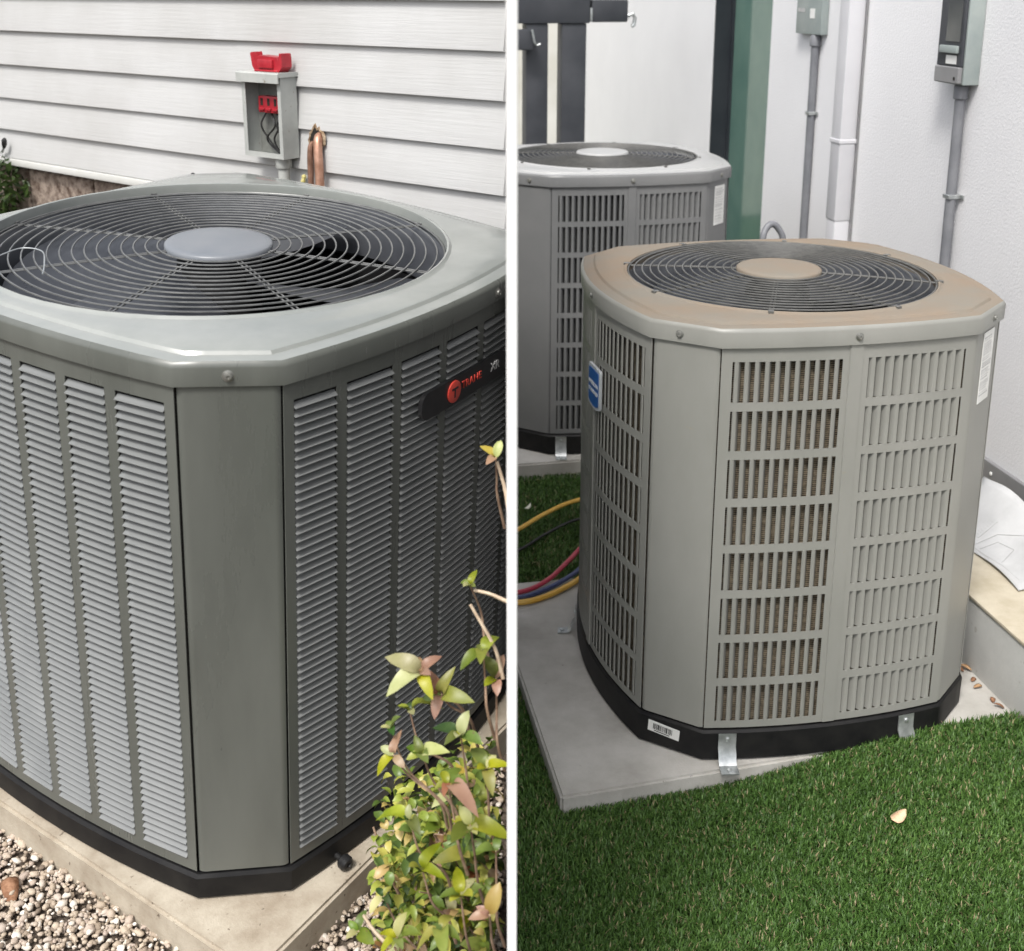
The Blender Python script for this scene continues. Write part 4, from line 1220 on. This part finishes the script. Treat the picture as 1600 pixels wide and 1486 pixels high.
def wp(px, py, depth):
    """point at a given distance along the view, used to read 3-D places off the photograph"""
    ca, sa = cos(radians(PITCH)), sin(radians(PITCH))
    x, y = (px - 800) / F_PX * depth, (py - PP_Y) / F_PX * depth
    return (x, -sa * y + ca * depth, CAM_Z - ca * y - sa * depth)
SPECIALS = [(wp(775, 715, 1.62), 5, .9, 'Y', .0), (wp(735, 915, 1.60), 4, .7, 'G', .01), (wp(660, 1050, 1.55), 6, 1.25, 'Y', -.03), (wp(690, 1085, 1.57), 5, 1.15, 'P', -.02),
            (wp(640, 1110, 1.60), 5, .9, 'G', -.03), (wp(755, 1020, 1.56), 5, 1.1, 'G', .0), (wp(775, 1060, 1.58), 5, 1.1, 'P', .0), (wp(612, 1140, 1.62), 4, .8, 'G', -.04),
            (wp(615, 1180, 1.6), 4, .85, 'Y', -.03), (wp(660, 1180, 1.58), 6, 1.0, 'G', -.02), (wp(720, 1150, 1.55), 6, 1.1, 'G', 0), (wp(700, 1225, 1.53), 6, 1.2, 'P', 0), (wp(760, 1200, 1.55), 6, 1.1, 'G', 0),
            (wp(640, 1280, 1.60), 5, 1.0, 'G', -.02), (wp(660, 1360, 1.60), 4, 1.0, 'G', -.01), (wp(735, 1290, 1.55), 6, 1.1, 'G', 0), (wp(775, 1330, 1.52), 5, 1.2, 'P', 0), (wp(720, 1400, 1.58), 6, 1.1, 'G', 0),
            (wp(600, 1400, 1.62), 4, .8, 'G', -.03), (wp(560, 1455, 1.62), 4, .9, 'G', -.04), (wp(765, 1430, 1.50), 5, 1.2, 'Y', 0), (wp(690, 1455, 1.55), 5, 1.0, 'G', 0), (wp(620, 1465, 1.6), 5, .9, 'G', 0)]
TWIGS = [[wp(786, 1060, 1.58), wp(772, 1010, 1.57), wp(735, 945, 1.56)], [wp(795, 800, 1.63), wp(788, 760, 1.63), wp(777, 722, 1.62)], [wp(793, 940, 1.6), wp(765, 928, 1.6), wp(740, 922, 1.6)],
         [wp(610, 1480, 1.6), wp(585, 1455, 1.6), wp(568, 1430, 1.6)]]
shrub()
# low shrub at the far left against the foundation
def far_shrub():
    root = thing('evergreen_shrub', 'dark green shrub at the left edge against the foundation', 'shrub', PW @ Matrix.Translation((-4.10, -.12, .50)))
    rs = np.random.default_rng(3)
    n = 2600
    P = rs.normal(0, 1, (n, 3)); P /= np.linalg.norm(P, axis=1)[:, None]
    P *= (rs.random(n) ** .4)[:, None] * np.array([.17, .16, .40]); P[:, 2] += .42
    P += .03 * np.sin(P[:, [1, 2, 0]] * 23)
    s = rs.uniform(.012, .024, n)
    a_ = rs.normal(0, 1, (n, 3)); a_ /= np.linalg.norm(a_, axis=1)[:, None]
    b_ = np.cross(a_, rs.normal(0, 1, (n, 3))); b_ /= np.linalg.norm(b_, axis=1)[:, None]
    V = np.stack([P - a_ * s[:, None], P + b_ * s[:, None] * .45, P + a_ * s[:, None], P - b_ * s[:, None] * .45], 1).reshape(-1, 3)
    Fq = np.arange(n * 4).reshape(n, 4)
    mk('crown', big_mesh('crown', V, Fq), 'shrub_leaf', root)
    for k in range(5):
        A = k * 1.3
        MB().tube(bezier([(0, 0, 0), (.03 * cos(A), .03 * sin(A), .2), (.09 * cos(A), .09 * sin(A), .5)], 4), [.008 - .0006 * i for i in range(9)], 6).build('trunk' if k == 0 else 'branch', 'twig', root)
far_shrub()

# ------------------------------------------------------------------ trim what would run through the partition or the house-side boundary
def clip_x(objs, limit):
    """cut the pieces standing against the partition flush with its face"""
    bpy.context.view_layer.update()
    done = {}
    for o in objs:
        if o.type != 'MESH' or o.data is None: continue
        bb = [o.matrix_world @ Vector(c) for c in o.bound_box]
        xs = [q.x for q in bb]
        if max(xs) <= limit: continue
        if min(xs) >= limit:
            bpy.data.objects.remove(o); continue
        if o.data.users > 1: o.data = o.data.copy()
        Mi = o.matrix_world.inverted()
        co = Mi @ Vector((limit, 0, 0)); no = (o.matrix_world.to_3x3().transposed() @ Vector((1, 0, 0))).normalized()
        bm = bmesh.new(); bm.from_mesh(o.data)
        r = bmesh.ops.bisect_plane(bm, geom=bm.verts[:] + bm.edges[:] + bm.faces[:], plane_co=co, plane_no=no, clear_outer=True)
        if len(bm.verts) == 0:
            bm.free(); bpy.data.objects.remove(o); continue
        bm.to_mesh(o.data); bm.free()
bpy.context.view_layer.update()
left = [o for o in unitL.children_recursive] + [o for o in bpy.data.objects if o.name.startswith('concrete_slab') and o.get('label', '').startswith('tan')]
clip_x(left, -.0075)
clip_x(list(hwall.children_recursive), -.0075)
